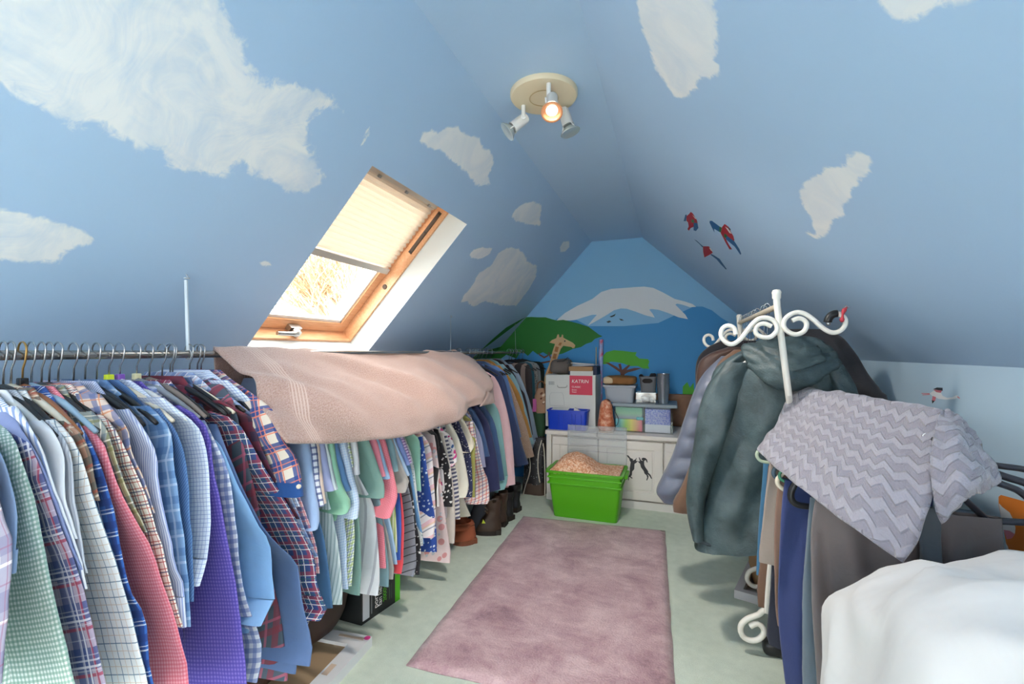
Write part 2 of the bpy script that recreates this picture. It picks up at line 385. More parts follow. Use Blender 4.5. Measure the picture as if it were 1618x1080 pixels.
DARK = paint('dark paint', '2C3136', .05); PBLUE = paint('parrot blue paint', '1F5F98', .05); PRED = paint('parrot red paint', 'B01F2E', .05)
PGRN = paint('parrot green paint', '2E7A45', .05); PWHT = paint('parrot face white paint', 'E6E0DC', .02); PPNK = paint('flamingo pink paint', 'D97F8C', .03)
ORNG = paint('orange paint', 'E0812F', .05); ROSE = paint('rose paint', 'E592A4', .03)
film('mural_mountain', [(757, 640), (757, 620), (880, 503), (905, 502), (930, 515), (985, 515), (1040, 510), (1096, 484), (1110, 484), (1125, 490), (1140, 502), (1155, 511), (1215, 560), (1260, 600), (1300, 700), (1300, 790), (757, 790)], MTN, bw, 'back', .0001, 'deep blue painted mountain')
film('mural_snowcap', [(879, 506), (893, 494), (912, 483), (936, 472), (950, 461), (966, 456), (982, 455), (1000, 453.5), (1018, 452.5), (1032, 454.5), (1048, 462), (1066, 472), (1082, 476), (1094, 480), (1100, 484.5), (1090, 485), (1078, 481), (1070, 479.5), (1067, 481), (1074, 488), (1083, 497), (1087, 504), (1072, 501), (1055, 494), (1040, 489), (1029, 488), (1026, 489), (1031, 495), (1034.5, 501.5), (1020, 498), (1004, 492), (990, 487.5), (981, 487), (970, 490), (956, 499), (940, 508), (929, 514), (936, 505), (943, 497), (936, 497), (922, 501), (910, 505), (902, 506)], SNOW, bw, 'back', .0002, 'white painted snow cap')
film('mural_tree', [(740, 575), (800, 535), (829, 501), (840, 500.5), (850, 501), (862, 501), (872, 504), (880, 506), (890, 505), (903, 508), (915, 511), (930, 516), (938, 522), (946, 528), (952, 531), (940, 535), (935, 540), (926, 543), (918, 548), (905, 551), (890, 558), (882, 560), (876, 556), (868, 562), (858, 556), (850, 560), (842, 554), (834, 562), (824, 553), (816, 566), (800, 560), (780, 575)], GRN, bw, 'back', .0003, 'dark green painted acacia crown')
film('mural_tree_edge', [(756, 557), (831, 500.5), (822, 505), (800, 517), (780, 534), (764, 549), (740, 572), (775, 575), (800, 545)], GRN, ls, 'left', .00015, 'dark green paint carried onto the slope')
for p in ([(848, 573), (870, 569), (872, 563), (874, 563), (873, 570), (868, 572), (848, 576)], [(850, 556), (853, 559), (860, 563), (866, 560), (867, 562), (860, 566), (852, 561)], [(866, 556), (868, 556), (871, 565), (869, 566)]):
    film('mural_branch', p, BRN, bw, 'back', .0004)
gr = film('mural_giraffe', [(868, 541), (872, 537), (879, 534), (881, 528), (883, 528), (884, 533), (887, 532), (888, 528), (890, 529), (890, 533), (897, 537), (905, 541), (909, 545), (908, 549), (905, 550), (903, 548), (896, 547), (890, 546), (886, 551), (882, 562), (878, 575), (876, 584), (872, 595), (868, 640), (850, 640), (857, 610), (862, 590), (868, 575), (873, 555), (877, 543), (872, 542)], GIR, bw, 'back', .0005, 'painted giraffe head and neck')
for p in ([(878, 547), (883, 548), (881, 556), (876, 555)], [(875, 558), (880, 559), (878, 567), (873, 566)], [(872, 569), (877, 570), (875, 578), (870, 577)], [(869, 580), (874, 581), (872, 590), (866, 589)], [(865, 592), (871, 593), (869, 603), (862, 602)], [(861, 606), (868, 606), (867, 618), (857, 618)], [(884, 541), (888, 541), (886, 546), (882, 545)]):
    film('giraffe_patch', p, GIRP, gr, 'back', .0006)
film('giraffe_eye', [(891, 538), (893, 537), (894, 539), (892, 540)], DARK, gr, 'back', .0006)
film('mural_acacia', [(949, 575), (952, 563), (958, 556), (970, 553), (985, 554), (1000, 556), (1006, 556), (1004, 561), (1010, 566), (1024, 567), (1026, 571), (1024, 577), (1026, 582), (1016, 582), (1008, 578), (995, 578), (985, 574), (975, 572), (965, 571), (958, 575)], LGRN, bw, 'back', .0003, 'light green painted acacia tree')
for p in ([(981, 596), (980, 588), (971, 582), (962, 576), (955, 572), (963, 573), (974, 579), (979, 583), (977, 575), (981, 574), (983, 584), (988, 580), (993, 576), (996, 577), (990, 584), (1002, 581), (1014, 581), (1004, 585), (992, 588), (987, 591), (986, 598)],):
    film('mural_acacia_trunk', p, BRN, bw, 'back', .0004)
film('mural_grass', [(1078, 640), (1079, 610), (1086, 603), (1090, 612), (1096, 604), (1098, 640)], LGRN, bw, 'back', .0003)
for p in ([(963, 500), (970, 497), (973, 495), (971, 499), (966, 501)], [(958, 508), (963, 506), (966, 508), (961, 510)], [(978, 503), (983, 504), (986, 506), (981, 506)]):
    film('mural_bird', p, DARK, bw, 'back', .00025)
# parrots on the right slope
PK = lambda L: [(1060+x*.1204, 310+y*.1204) for x, y in L]
p1 = film('mural_parrot', PK([(262, 203), (290, 225), (330, 290), (345, 320), (350, 350), (325, 365), (300, 400), (260, 415), (238, 450), (218, 430), (235, 395), (225, 340), (205, 320), (205, 260), (240, 230)]), PRED, rs, 'right', .0002, 'small red and blue painted parrot flying highest')
for pts, m in (([(190, 240), (210, 240), (200, 325), (168, 325)], PBLUE), ([(300, 345), (350, 350), (362, 415), (330, 455), (298, 445)], PBLUE), ([(270, 300), (310, 310), (300, 350), (272, 340)], PGRN), ([(278, 240), (330, 285), (345, 295), (320, 295)], PWHT)):
    film('parrot_feathers', PK(pts), m, p1, 'right', .0003)
p2 = film('mural_parrot', PK([(705, 362), (740, 385), (780, 450), (820, 520), (835, 575), (820, 600), (770, 570), (715, 545), (760, 630), (805, 695), (770, 695), (715, 600), (655, 480), (675, 400)]), PRED, rs, 'right', .0002, 'largest red and blue painted parrot with spread wings')
for pts, m in (([(510, 320), (540, 320), (640, 395), (635, 465), (570, 425), (572, 475), (508, 345)], PBLUE), ([(640, 395), (670, 410), (655, 475), (632, 462)], PGRN), ([(735, 515), (780, 550), (835, 590), (900, 690), (925, 755), (912, 765), (840, 660), (720, 560)], PBLUE), ([(705, 485), (740, 510), (730, 550), (695, 530)], PGRN), ([(712, 395), (750, 420), (800, 490), (770, 480)], PWHT), ([(745, 385), (785, 430), (785, 450), (760, 425)], DARK)):
    film('parrot_feathers', PK(pts), m, p2, 'right', .0003)
p3 = film('mural_parrot', PK([(420, 655), (500, 655), (520, 680), (550, 740), (510, 765), (440, 802), (425, 730)]), PRED, rs, 'right', .0002, 'lowest red and blue painted parrot with thin wings')
for pts, m in (([(303, 562), (340, 580), (390, 625), (425, 655), (415, 670), (375, 625)], PBLUE), ([(530, 755), (570, 775), (640, 820), (700, 905), (735, 955), (720, 958), (650, 885), (600, 825), (520, 765)], PBLUE), ([(500, 672), (520, 680), (548, 720), (530, 715)], PWHT)):
    film('parrot_feathers', PK(pts), m, p3, 'right', .0003)
# flamingos on the knee wall
KK = lambda L: [(1300+x*.1965, 520+y*.1965) for x, y in L]
f1 = film('mural_flamingo', KK([(860, 515), (890, 495), (945, 495), (965, 535), (1000, 550), (1045, 545), (1075, 530), (1090, 535), (1085, 552), (1060, 560), (990, 565), (930, 558), (880, 535)]), SNOW, kr, 'knee', .0002, 'painted flamingo flying with outstretched neck')
for pts, m in (([(890, 485), (960, 490), (950, 510), (915, 505)], PPNK), ([(888, 480), (920, 467), (965, 470), (965, 495)], DARK), ([(885, 535), (912, 545), (905, 575), (878, 572)], PPNK), ([(878, 570), (902, 575), (882, 597)], DARK), ([(795, 512), (860, 514), (862, 520), (795, 518)], PPNK), ([(800, 524), (860, 520), (862, 526), (805, 530)], PPNK), ([(1085, 537), (1105, 552), (1100, 558), (1082, 545)], PPNK)):
    film('flamingo_feathers', KK(pts), m, f1, 'knee', .0003)
f2 = film('mural_flamingo', KK([(718, 625), (722, 608), (752, 604), (752, 632), (760, 660), (720, 660)]), PPNK, kr, 'knee', .0002, 'wing of a second painted flamingo above the grey towel')
film('flamingo_feathers', KK([(720, 612), (735, 602), (756, 604), (752, 614)]), DARK, f2, 'knee', .0003)
# orange animal low on the knee wall
OK = lambda L: [(1540+x*.1853, 700+y*.1852) for x, y in L]
og = film('mural_animal', OK([(205, 455), (225, 440), (300, 460), (480, 510), (700, 560), (700, 1200), (330, 1200), (290, 960), (205, 520)]), ORNG, kr, 'knee', .00015, 'orange painted animal on the knee wall behind the black hangers')
film('animal_muzzle', OK([(208, 510), (240, 545), (300, 590), (325, 640), (350, 720), (345, 770), (300, 790), (235, 745), (225, 620)]), SNOW, og, 'knee', .00025)
film('animal_tongue', OK([(248, 738), (300, 745), (345, 775), (320, 810), (275, 818)]), ROSE, og, 'knee', .0003)
film('animal_chest', OK([(262, 840), (285, 880), (308, 965), (285, 965)]), SNOW, og, 'knee', .00025)
# ------------------------------------------------------------------ brushed clouds: gridded paint films with ragged edges
def cloud_mat(name, cov):
    t = NT(name, 'EEF2F4', .62)
    at = t.n('ShaderNodeAttribute', attribute_name='inside').outputs['Fac']
    co = t.coord()
    sw = t.noise(5, 4, co, .55, 1.6)                  # swirling brush marks
    mp = t.n('ShaderNodeMapping', {'Vector': t.n('ShaderNodeVectorMath', {0: co, 1: t.n('ShaderNodeVectorMath', {0: t.noise(4.5, 2, co).outputs['Color'], 3: .5}, operation='SCALE').outputs[0]}, operation='ADD').outputs[0], 'Scale': (14, 90, 14)})
    wv = t.noise(1, 4, mp.outputs[0], .6)             # bristle streaks
    rag = t.noise(34, 4, co, .6, .5)
    f = t.math('MULTIPLY_ADD', sw.outputs[0], .75, t.math('MULTIPLY', wv.outputs[0], .25))
    dens = t.math('ADD', t.math('MULTIPLY', at, 1.5), t.math('MULTIPLY_ADD', rag.outputs[0], 1.1, -.75))
    edge = t.n('ShaderNodeMapRange', {0: dens, 1: 0., 2: .35}, interpolation_type='SMOOTHSTEP').outputs[0]
    body = t.n('ShaderNodeMapRange', {0: f, 1: .32, 2: .58, 3: cov, 4: .97}).outputs[0]
    a = t.math('MULTIPLY', edge, body)
    wh = t.ramp(sw.outputs[0], (.3, 'EDF1F4'), (.7, 'F8F8F7'))
    c = lin('B2CFEC'); mk = lambda k: (*[min(1, x*k) for x in c], 1)   # the wall's own paint shows between the strokes
    g = t.n('ShaderNodeMix', {0: t.noise(2.2, 5).outputs[0], 6: mk(.97), 7: mk(1.03)}, data_type='RGBA').outputs[2]
    g = t.n('ShaderNodeMix', {0: t.math('MULTIPLY', t.noise(9, 4, dist=.6).outputs[0], .25), 6: g, 7: mk(1.08)}, data_type='RGBA').outputs[2]
    t.base(t.mix(a, g, wh)); t.bump(t.noise(60, 3).outputs[0], .12, .003)
    return t.m
CLOUD_A = cloud_mat('thin swirled cloud paint', .5); CLOUD_B = cloud_mat('dense cloud paint', .8)
def inside(pt, poly):
    x, y = pt; c = False; j = len(poly)-1
    for i in range(len(poly)):
        xi, yi = poly[i]; xj, yj = poly[j]
        if (yi > y) != (yj > y) and x < (xj-xi)*(y-yi)/(yj-yi)+xi: c = not c
        j = i
    return c
def edist(pt, poly):
    best = 1e9; x, y = pt
    for i in range(len(poly)):
        x0, y0 = poly[i-1]; x1, y1 = poly[i]; dx, dy = x1-x0, y1-y0; L = dx*dx+dy*dy
        t = max(0, min(1, ((x-x0)*dx+(y-y0)*dy)/L)) if L else 0
        best = min(best, math.hypot(x-x0-dx*t, y-y0-dy*t))
    return best
def cloud(pts, plane, mat, parent, label, soft=.05, step=.013):
    fn, nn, tt = (onL, nL, TL) if plane == 'left' else (onR, nR, TR)
    P = [fn(px, py) for px, py in pts]; k = math.sqrt(1+tt*tt)
    poly = [(p.y, p.z*k) for p in P]
    ymin, ymax = min(p[0] for p in poly), max(p[0] for p in poly); zmin, zmax = min(p[1] for p in poly), max(p[1] for p in poly)
    ymin = max(ymin, -1.0)
    ny, nz = int((ymax-ymin)/step)+2, int((zmax-zmin)/step)+2; idx = {}; mb = MB(); att = []
    for i in range(ny):
        for j in range(nz):
            c = (ymin+i*step, zmin+j*step); d = edist(c, poly); s = 1 if inside(c, poly) else -1
            if s*d > -step*1.5:
                z = c[1]/k; X = (slopeL(z) if plane == 'left' else slopeR(z))
                if z > ZC-.004: continue
                idx[i, j] = len(mb.v); mb.v.append(tuple(Vector((X, c[0], z))+nn*.0003)); att.append(max(-.3, min(1, s*d/soft)))
    for (i, j) in idx:
        q4 = [(i, j), (i+1, j), (i+1, j+1), (i, j+1)]
        if all(x in idx for x in q4): mb.f.append(tuple(idx[x] for x in q4))
    o = mb.build('painted_cloud', mat, parent); a = o.data.attributes.new('inside', 'FLOAT', 'POINT'); a.data.foreach_set('value', att); o['label'] = label
    return o
cloud([(-300, -120), (360, -120), (366, 0), (372, 20), (385, 45), (400, 62), (405, 95), (415, 110), (450, 118), (500, 128), (540, 150), (553, 172), (545, 190), (520, 186), (500, 190), (495, 215), (512, 250), (520, 280), (505, 305), (470, 314), (440, 312), (425, 295), (400, 290), (380, 270), (365, 285), (340, 292), (305, 285), (280, 280), (255, 272), (240, 245), (225, 255), (180, 230), (140, 210), (120, 218), (70, 190), (20, 165), (0, 155), (-300, 60)], 'left', CLOUD_A, ls, 'largest swirled white cloud spreading over the left slope', .09)
cloud([(-250, 300), (0, 320), (40, 328), (90, 342), (130, 355), (165, 378), (160, 388), (130, 396), (110, 400), (105, 415), (85, 424), (40, 420), (0, 417), (-250, 430)], 'left', CLOUD_A, ls, 'long flat cloud low on the left slope at the frame edge', .05)
cloud([(658, 225), (665, 205), (685, 200), (695, 203), (705, 195), (725, 196), (742, 210), (760, 213), (765, 230), (777, 233), (784, 255), (775, 275), (778, 295), (750, 297), (735, 275), (710, 258), (692, 240), (675, 240)], 'left', CLOUD_B, ls, 'puffy white cloud between skylight and lamp', .045)
cloud([(806, 345), (812, 330), (830, 318), (845, 315), (858, 322), (855, 345), (858, 358), (835, 357), (815, 352)], 'left', CLOUD_B, ls, 'small cloud near the ridge with a pointed tail', .04)
cloud([(740, 402), (748, 392), (762, 389), (780, 390), (775, 402), (758, 411), (742, 409)], 'left', CLOUD_B, ls, 'small oval cloud just above the largest rear cloud', .035)
cloud([(725, 480), (730, 468), (745, 450), (755, 430), (775, 418), (785, 400), (800, 390), (808, 388), (820, 390), (830, 398), (835, 410), (850, 418), (849, 435), (838, 455), (825, 472), (815, 485), (790, 484), (765, 478), (745, 487), (735, 478)], 'left', CLOUD_B, ls, 'dense ragged cloud right of the skylight', .05)
cloud([(883, 392), (890, 380), (900, 379), (902, 388), (893, 398), (884, 400)], 'left', CLOUD_B, ls, 'tiniest pale cloud close to the gable', .04)
cloud([(406, 412), (420, 408), (434, 412), (432, 422), (420, 428), (410, 422)], 'left', CLOUD_B, ls, 'small pale dab of cloud left of the skylight', .03)
cloud([(566, 232), (570, 215), (580, 196), (588, 194), (586, 212), (574, 236)], 'left', CLOUD_B, ls, 'thin upright dab of cloud above the skylight', .03)
cloud([(1000, -60), (1000, 0), (1008, 40), (1020, 70), (1030, 105), (1050, 135), (1065, 155), (1085, 162), (1105, 148), (1112, 128), (1128, 130), (1142, 120), (1144, 105), (1136, 95), (1141, 50), (1138, 0), (1136, -60)], 'right', CLOUD_B, rs, 'tall white brushed cloud beside the ridge', .05)
cloud([(1375, -40), (1376, 5), (1385, 22), (1405, 40), (1435, 48), (1460, 42), (1480, 25), (1520, 14), (1570, 0), (1600, -40)], 'right', CLOUD_B, rs, 'cloud cut off by the top edge on the right slope', .05)
cloud([(1257, 300), (1268, 280), (1290, 272), (1292, 256), (1325, 258), (1330, 240), (1350, 232), (1375, 240), (1388, 262), (1382, 278), (1365, 285), (1370, 295), (1352, 302), (1355, 318), (1338, 325), (1342, 345), (1325, 350), (1318, 362), (1310, 375), (1295, 383), (1268, 368), (1272, 360), (1284, 368), (1275, 340), (1265, 325)], 'right', CLOUD_B, rs, 'ragged white cloud in the middle of the right slope', .045)
# ------------------------------------------------------------------ ceiling spotlight fitting
LX, LY = -.412, 1.49
CREAM = plain('cream enamel', 'EAD9B8', .35); LWHT = plain('white lamp enamel', 'F0EFEC', .3)
lamp = thing('ceiling_light', 'round cream ceiling plate with three white spotlights', 'light', (LX, LY, ZC))
MB().lathe([(0, -.016), (.095, -.018), (.110, -.016), (.114, -.010), (.114, 0)], 48).build('ceiling_plate', CREAM, lamp, True, 40)
MB().lathe([(.046, -.0185), (.048, -.0165), (.050, -.0185)], 32).build('plate_ring', plain('plate seam', 'C9AE7C', .5), lamp, True)
def spot(bx, by, ah, d, lit, rim):
    """arm foot on the plate, arm length, aim direction"""
    d = Vector(d).normalized(); foot = Vector((bx, by, -.016)); j = foot+Vector((0, 0, -ah))
    MB().tube([foot, j], .0075, 10).build('arm', LWHT, lamp, True, 40)
    s = thing('spotlight', None, None); s.parent = lamp
    side = d.cross(Vector((0, 0, 1))).normalized(); c = j+side*.018+d*.012 if not lit else j+Vector((.012, -.004, -.008))
    MB().tube([j-side*.004, j+side*.012], .009, 10).build('knuckle', LWHT, s, True, 40)
    MB().lathe([(0, -.03), (.014, -.029), (.0185, -.022), (.0195, .03), (.0215, .034), (.0175, .034), (.0165, .0), (0, .0)], 20, c, d).build('lamp_body', LWHT, s, True, 40)
    b = c+d*.034
    u = d.orthogonal().normalized(); w = d.cross(u)
    for k in range(3):
        a = k*2.094+.5; r = u*math.cos(a)+w*math.sin(a)
        MB().tube([b+r*.019, b+r*.024+d*.012, b+r*.031+d*.024], .0022, 6).build('clip', LWHT, s)
    if lit:
        m = NT('lit bulb face', 'FFF3E0', .3); m.b.inputs['Emission Color'].default_value = (1, .78, .52, 1); m.b.inputs['Emission Strength'].default_value = 4.5
        MB().lathe([(0, .020), (.014, .019), (.0185, .017)], 20, b, d).build('bulb', m.m, s, True)
        m = NT('lit reflector', 'B87A54', .3); m.b.inputs['Emission Color'].default_value = (1, .5, .26, 1); m.b.inputs['Emission Strength'].default_value = .12
        MB().lathe([(.0185, .017), (.028, .022), (.034, .026), (.034, .0275), (.027, .0245)], 24, b, d).build('reflector', m.m, s, True)
        L = bpy.data.lights.new('spot_glow', 'SPOT'); L.energy = 30; L.color = (1, .90, .80); L.spot_size = math.radians(140); L.spot_blend = .9; L.shadow_soft_size = .06
        o = bpy.data.objects.new('spot_glow', L); COL.objects.link(o); o.parent = s; o.location = b+d*.032
        o.rotation_euler = (math.radians(12), 0, 0)
    else:
        GR = plain('lamp glass', 'C8D2D2', .08, Metallic=.4)
        MB().lathe([(0, .004), (.016, .004), (.024, .012), (.033, .022), (.035, .025), (.033, .027), (0, .024)], 24, b, d).build('bulb', GR, s, True, 40)
def foot(px, py): p = atZ(px, py, ZC-.016); return p.x-LX, p.y-LY
spot(*foot(867, 131), .055, (.12, -.50, -.84), True, 1)
spot(*foot(827, 166), .042, (-.72, -.30, -.62), False, 1)
spot(*foot(892, 170), .030, (.30, .05, -.95), False, 1)
# ------------------------------------------------------------------ fabrics
from mathutils import noise as mnoise
def cloth(name, base, S=(), rough=.85, weave=.25, shine=0, mottle=.10, spots=None):
    """S: stripes (axis, period m, share, colour, strength, phase). spots: (scale, threshold, colour)"""
    if name in MATS: return MATS[name]
    t = NT(name, base, rough); t.b.inputs['Sheen Weight'].default_value = .15
    uv = t.coord('UV'); sp = t.n('ShaderNodeSeparateXYZ', {0: uv}); ax = {'u': sp.outputs[0], 'v': sp.outputs[1]}
    if any(a[0] == 'd' for a in S): ax['d'] = t.math('ADD', t.math('MULTIPLY', ax['u'], .707), t.math('MULTIPLY', ax['v'], .707))
    col = None
    nz = t.noise(14, 4, uv)
    c = lin(base); m = mottle
    col = t.n('ShaderNodeMix', {0: nz.outputs[0], 6: (*[x*(1-m) for x in c], 1), 7: (*[min(1, x*(1+m)) for x in c], 1)}, data_type='RGBA').outputs[2]
    for a, per, share, cc, st, *ph in S:
        fr = t.math('FRACT', t.math('MULTIPLY_ADD', ax[a], 1/per, (ph[0] if ph else 0)+10))
        col = t.mix(t.math('MULTIPLY', t.math('LESS_THAN', fr, share), st), col, cc)
    if spots:
        for sc, th, cc in (spots if isinstance(spots, list) else [spots]):
            v = t.n('ShaderNodeTexVoronoi', {'Vector': uv, 'Scale': sc, 'Randomness': 1.}); col = t.mix(t.math('LESS_THAN', v.outputs['Distance'], th), col, cc)
    t.base(col)
    wr = t.noise(11, 4, uv, .5, .9); t.bump(t.math('ADD', t.math('MULTIPLY', t.noise(160, 3, uv).outputs[0], weave*.35), wr.outputs[0]), .38, .009)
    MATS[name] = t.m; return t.m
def gingham(name, base, c, per=.008, st=.55, **k): return cloth(name, base, [('u', per, .5, c, st), ('v', per, .5, c, st)], **k)
def windowpane(name, base, L, **k):
    S = []
    for per, share, c, st, ph in L: S += [('u', per, share, c, st, ph), ('v', per, share, c, st, ph)]
    return cloth(name, base, S, **k)
def stripes(name, base, c, per=.006, share=.4, st=.8, ax='u', **k): return cloth(name, base, [(ax, per, share, c, st)], **k)
# ------------------------------------------------------------------ garments on the rail (they hang in planes across the rail)
RX, RZ = -1.17, 1.043
def fold(u, z, seed, amp, kf=1):
    return amp*(math.sin(u*38*kf+seed*1.7+2.2*math.sin(z*5+seed))*.5+mnoise.noise(Vector((u*11, z*5, seed*3.1)))*1.1)
def loft(name, rows, mat, parent, seed=0, amp=.005, m=22, puff=1.0, quilt=None, kf=1, wr=.0022):
    R = []
    zt = rows[0][0].z
    for i, (O, I, t) in enumerate(rows):
        d = O-I; L = d.length; e = d.normalized(); n = Vector((e.y, -e.x, 0)).normalized()      # n faces the camera side
        mid = (O+I)/2; ring = []
        for k in range(m):
            a = 2*math.pi*k/m; c, s = math.cos(a), math.sin(a)
            al = -math.copysign(abs(c)**.75, c); sd = math.copysign(abs(s)**.55, s)
            u = (al*.5+.5)*L; zz = zt-(mid.z)
            g = min(1, i/4)
            tt = t*(1+.35*mnoise.noise(Vector((u*14, zz*9, seed+k*.0))))
            if quilt: tt += quilt[1]*abs(math.sin(math.pi*zz/quilt[0]))**.6
            w = mnoise.noise(Vector((u*26+seed, zz*34-u*30, seed*1.3)))*wr*g
            ring.append(mid+e*(L/2)*al+n*(tt*sd+(fold(u, zz, seed, amp, kf)+w)*g))
        R.append(ring)
    return grid_mesh(name, R, mat, parent, closed=True)
def edge3(pts, xs=-.955, xn=-1.10, ishould=2, flare=.00036, xmax=-.78, pref=None):
    """pixel outline of the room-side edge of a garment -> 3D; the neck is at the rail, the shoulder tip xs, below it the garment flares"""
    out = []
    ps = pref or pts[ishould][1]
    for i, (px, py) in enumerate(pts):
        if i < ishould: X = xn+(xs-xn)*i/ishould
        else: X = min(xmax, xs+flare*(py-ps))
        out.append(atX(px, py, X))
    return out
HANGERS = {}
def hanger_proto(kind, drop=0):
    key = kind+str(drop)
    if key in HANGERS: return HANGERS[key]
    cols = {'black': ('1C1D20', .4), 'cream': ('E6DCC6', .45), 'wood': ('A8744C', .4), 'grey': ('8C9298', .4), 'white': ('E9E9E6', .4), 'taupe': ('8C8078', .6), 'blue': ('9DBBD0', .4), 'copper': ('A5673F', .3)}
    c, r = cols[kind]
    hm = plain('hook steel', 'B8BABC', .25, Metallic=.9) if kind not in ('copper',) else plain('hook brass', 'B08A50', .3, Metallic=.8)
    root = thing('coat_hanger', None, 'hanger')
    pts = [Vector((.016*math.cos(a), 0, .005+.016*math.sin(a))) for a in [math.radians(x) for x in range(200, -31, -20)]]
    pts += [Vector((.011, 0, -.016)), Vector((.002, 0, -.03)), Vector((0, 0, -.062-drop))]
    MB().tube(pts, .0017, 6).build('hook', hm, root, True)
    w = .2; mb = MB(); P = []
    for k in range(13):
        s = -1+2*k/12; P.append(Vector((s*w, 0, -.062-drop-.075*abs(s)**1.5-.004)))
    mb.tube(P, [.004+.005*(1-abs(-1+2*k/12)) for k in range(13)], 8); mb.build('arms', plain(kind+' hanger plastic', c, r), root, True)
    HANGERS[key] = root; root['proto'] = 1; return root
used_h = set()
def hang(kind, y, rz, label):
    p = hanger_proto(kind)
    o = p if kind not in used_h else copy_tree(p)
    used_h.add(kind); o.location = (RX, y, RZ+.0045); o.rotation_euler = (0, 0, rz)
    o['label'] = label; o['group'] = 'hangers on the clothes rail'
    if 'proto' in o: del o['proto']
    return o
GN = [0]; ENV = []
def env(y):
    best = -1e9
    for L in ENV:
        for (x0, y0), (x1, y1) in zip(L, L[1:]):
            if min(y0, y1) <= y <= max(y0, y1) and y0 != y1: best = max(best, x0+(x1-x0)*(y-y0)/(y1-y0))
    return best
def garment(name, what, cat, mat, sleeve=None, body=None, kind='black', hanger=True, xs=-.955, cuff=False, collar=True, ish=2, amp=.005, thick=.0085, sthick=.013, sw=.095, flare=.00036, cuffmat=None, hem=None, quilt=None, xb=None, short=False, layer=False, free=True, group='clothes on the long rail'):
    GN[0] += 1; sd = GN[0]*(.018 if layer else 1.37)
    if layer: thick, sthick, amp = .002, .003, amp*.9
    if sleeve and layer:                              # neighbours lie in order: an edge never comes in front of the one before it
        sleeve = [p if i < ish else (max(p[0], env(p[1])+6), p[1]) for i, p in enumerate(sleeve)]
        if free: ENV.append(sleeve[ish-1:])
    E = edge3(sleeve if sleeve else body, xs, ishould=ish, flare=flare, pref=690 if layer else None)
    yh = E[0].y; hook = Vector((RX, yh, RZ))
    root = thing(name, what, cat, (RX, yh, 0), 0, group)
    off = Vector((-RX, -yh, 0))
    def rowset(pts, wid, t, t0):
        r = []
        for i, O in enumerate(pts):
            if layer:
                w_ = (2*(O.x-RX) if O.x-RX < .2 else min(O.x+1.46, 2*(O.x-RX))) if wid is None else wid*(.55+.45*min(1, i/5)); I = O-Vector((.992, .124, 0))*w_
            elif wid is None:
                I = Vector((max(-1.46, 2*RX-O.x), yh+.25*(O.y-yh), O.z))
            else:
                k = min(1, i/5); d = Vector((O.x-RX, O.y-yh, 0)).normalized(); I = O-d*(wid*(.55+.45*k))
            r.append((O+off, I+off, t0+(t-t0)*min(1, i/4)))
        return r
    if sleeve:
        bE = edge3(body, (xb or xs-.03), ishould=min(ish, len(body)-1), flare=flare*.6) if body else [Vector((p.x-.045*min(1, i/2), p.y+(.004 if layer else .012)*min(1, i/2), p.z)) for i, p in enumerate(E)]
        if not body and hem is None: bE[-1] = bE[-1]+Vector((0, 0, -.03))
        if body: bE = E[:ish]+[p for p in bE if p.z < E[ish-1].z-.01]
    else: bE = E
    loft('body', rowset(cr(bE, 20), None, thick, .006), mat, root, sd, amp, quilt=quilt)
    if sleeve:
        S = cr(E[ish-1:] if ish > 1 else E, 18)
        if cuff:
            a, b = S[:16], S[15:]
            s = loft('sleeve', rowset(a, sw, sthick, .008), mat, root, sd+.5, amp*.7, 16, quilt=quilt)
            b = [b[0]+(q-b[0])*1.0 for q in b]
            loft('cuff', [(o, i, sthick+.003) for o, i, t in rowset(S, sw+.006, sthick, .008)[15:]], cuffmat or mat, s, sd+.5, amp*.5, 16)
        else: loft('sleeve', rowset(S, sw*(1.25 if short else 1), sthick, .008), mat, root, sd+.5, amp*.7, 16, quilt=quilt)
    if collar:
        c = E[0]; z0 = min(c.z, RZ-.062); R = []
        for h, gx in ((-.045, .088), (-.02, .078), (-.004, .070), (-.010, .082), (-.035, .094)):
            R.append([Vector((gx*math.cos(2*math.pi*k/16), .016*math.sin(2*math.pi*k/16)+(.004 if gx > .08 else 0)*math.sin(2*math.pi*k/16), z0+h-.004)) for k in range(16)])
        grid_mesh('collar', R, mat, root, closed=True)
    if hanger:
        hang(kind, yh, rnd.uniform(-.06, .06), '%s hanger holding the %s' % ({'wood': 'wooden', 'copper': 'copper coloured', 'blue': 'pale blue plastic', 'taupe': 'taupe velvet'}.get(kind, kind+' plastic'), hanger if isinstance(hanger, str) else ' '.join(what.split()[:7])))
    return root
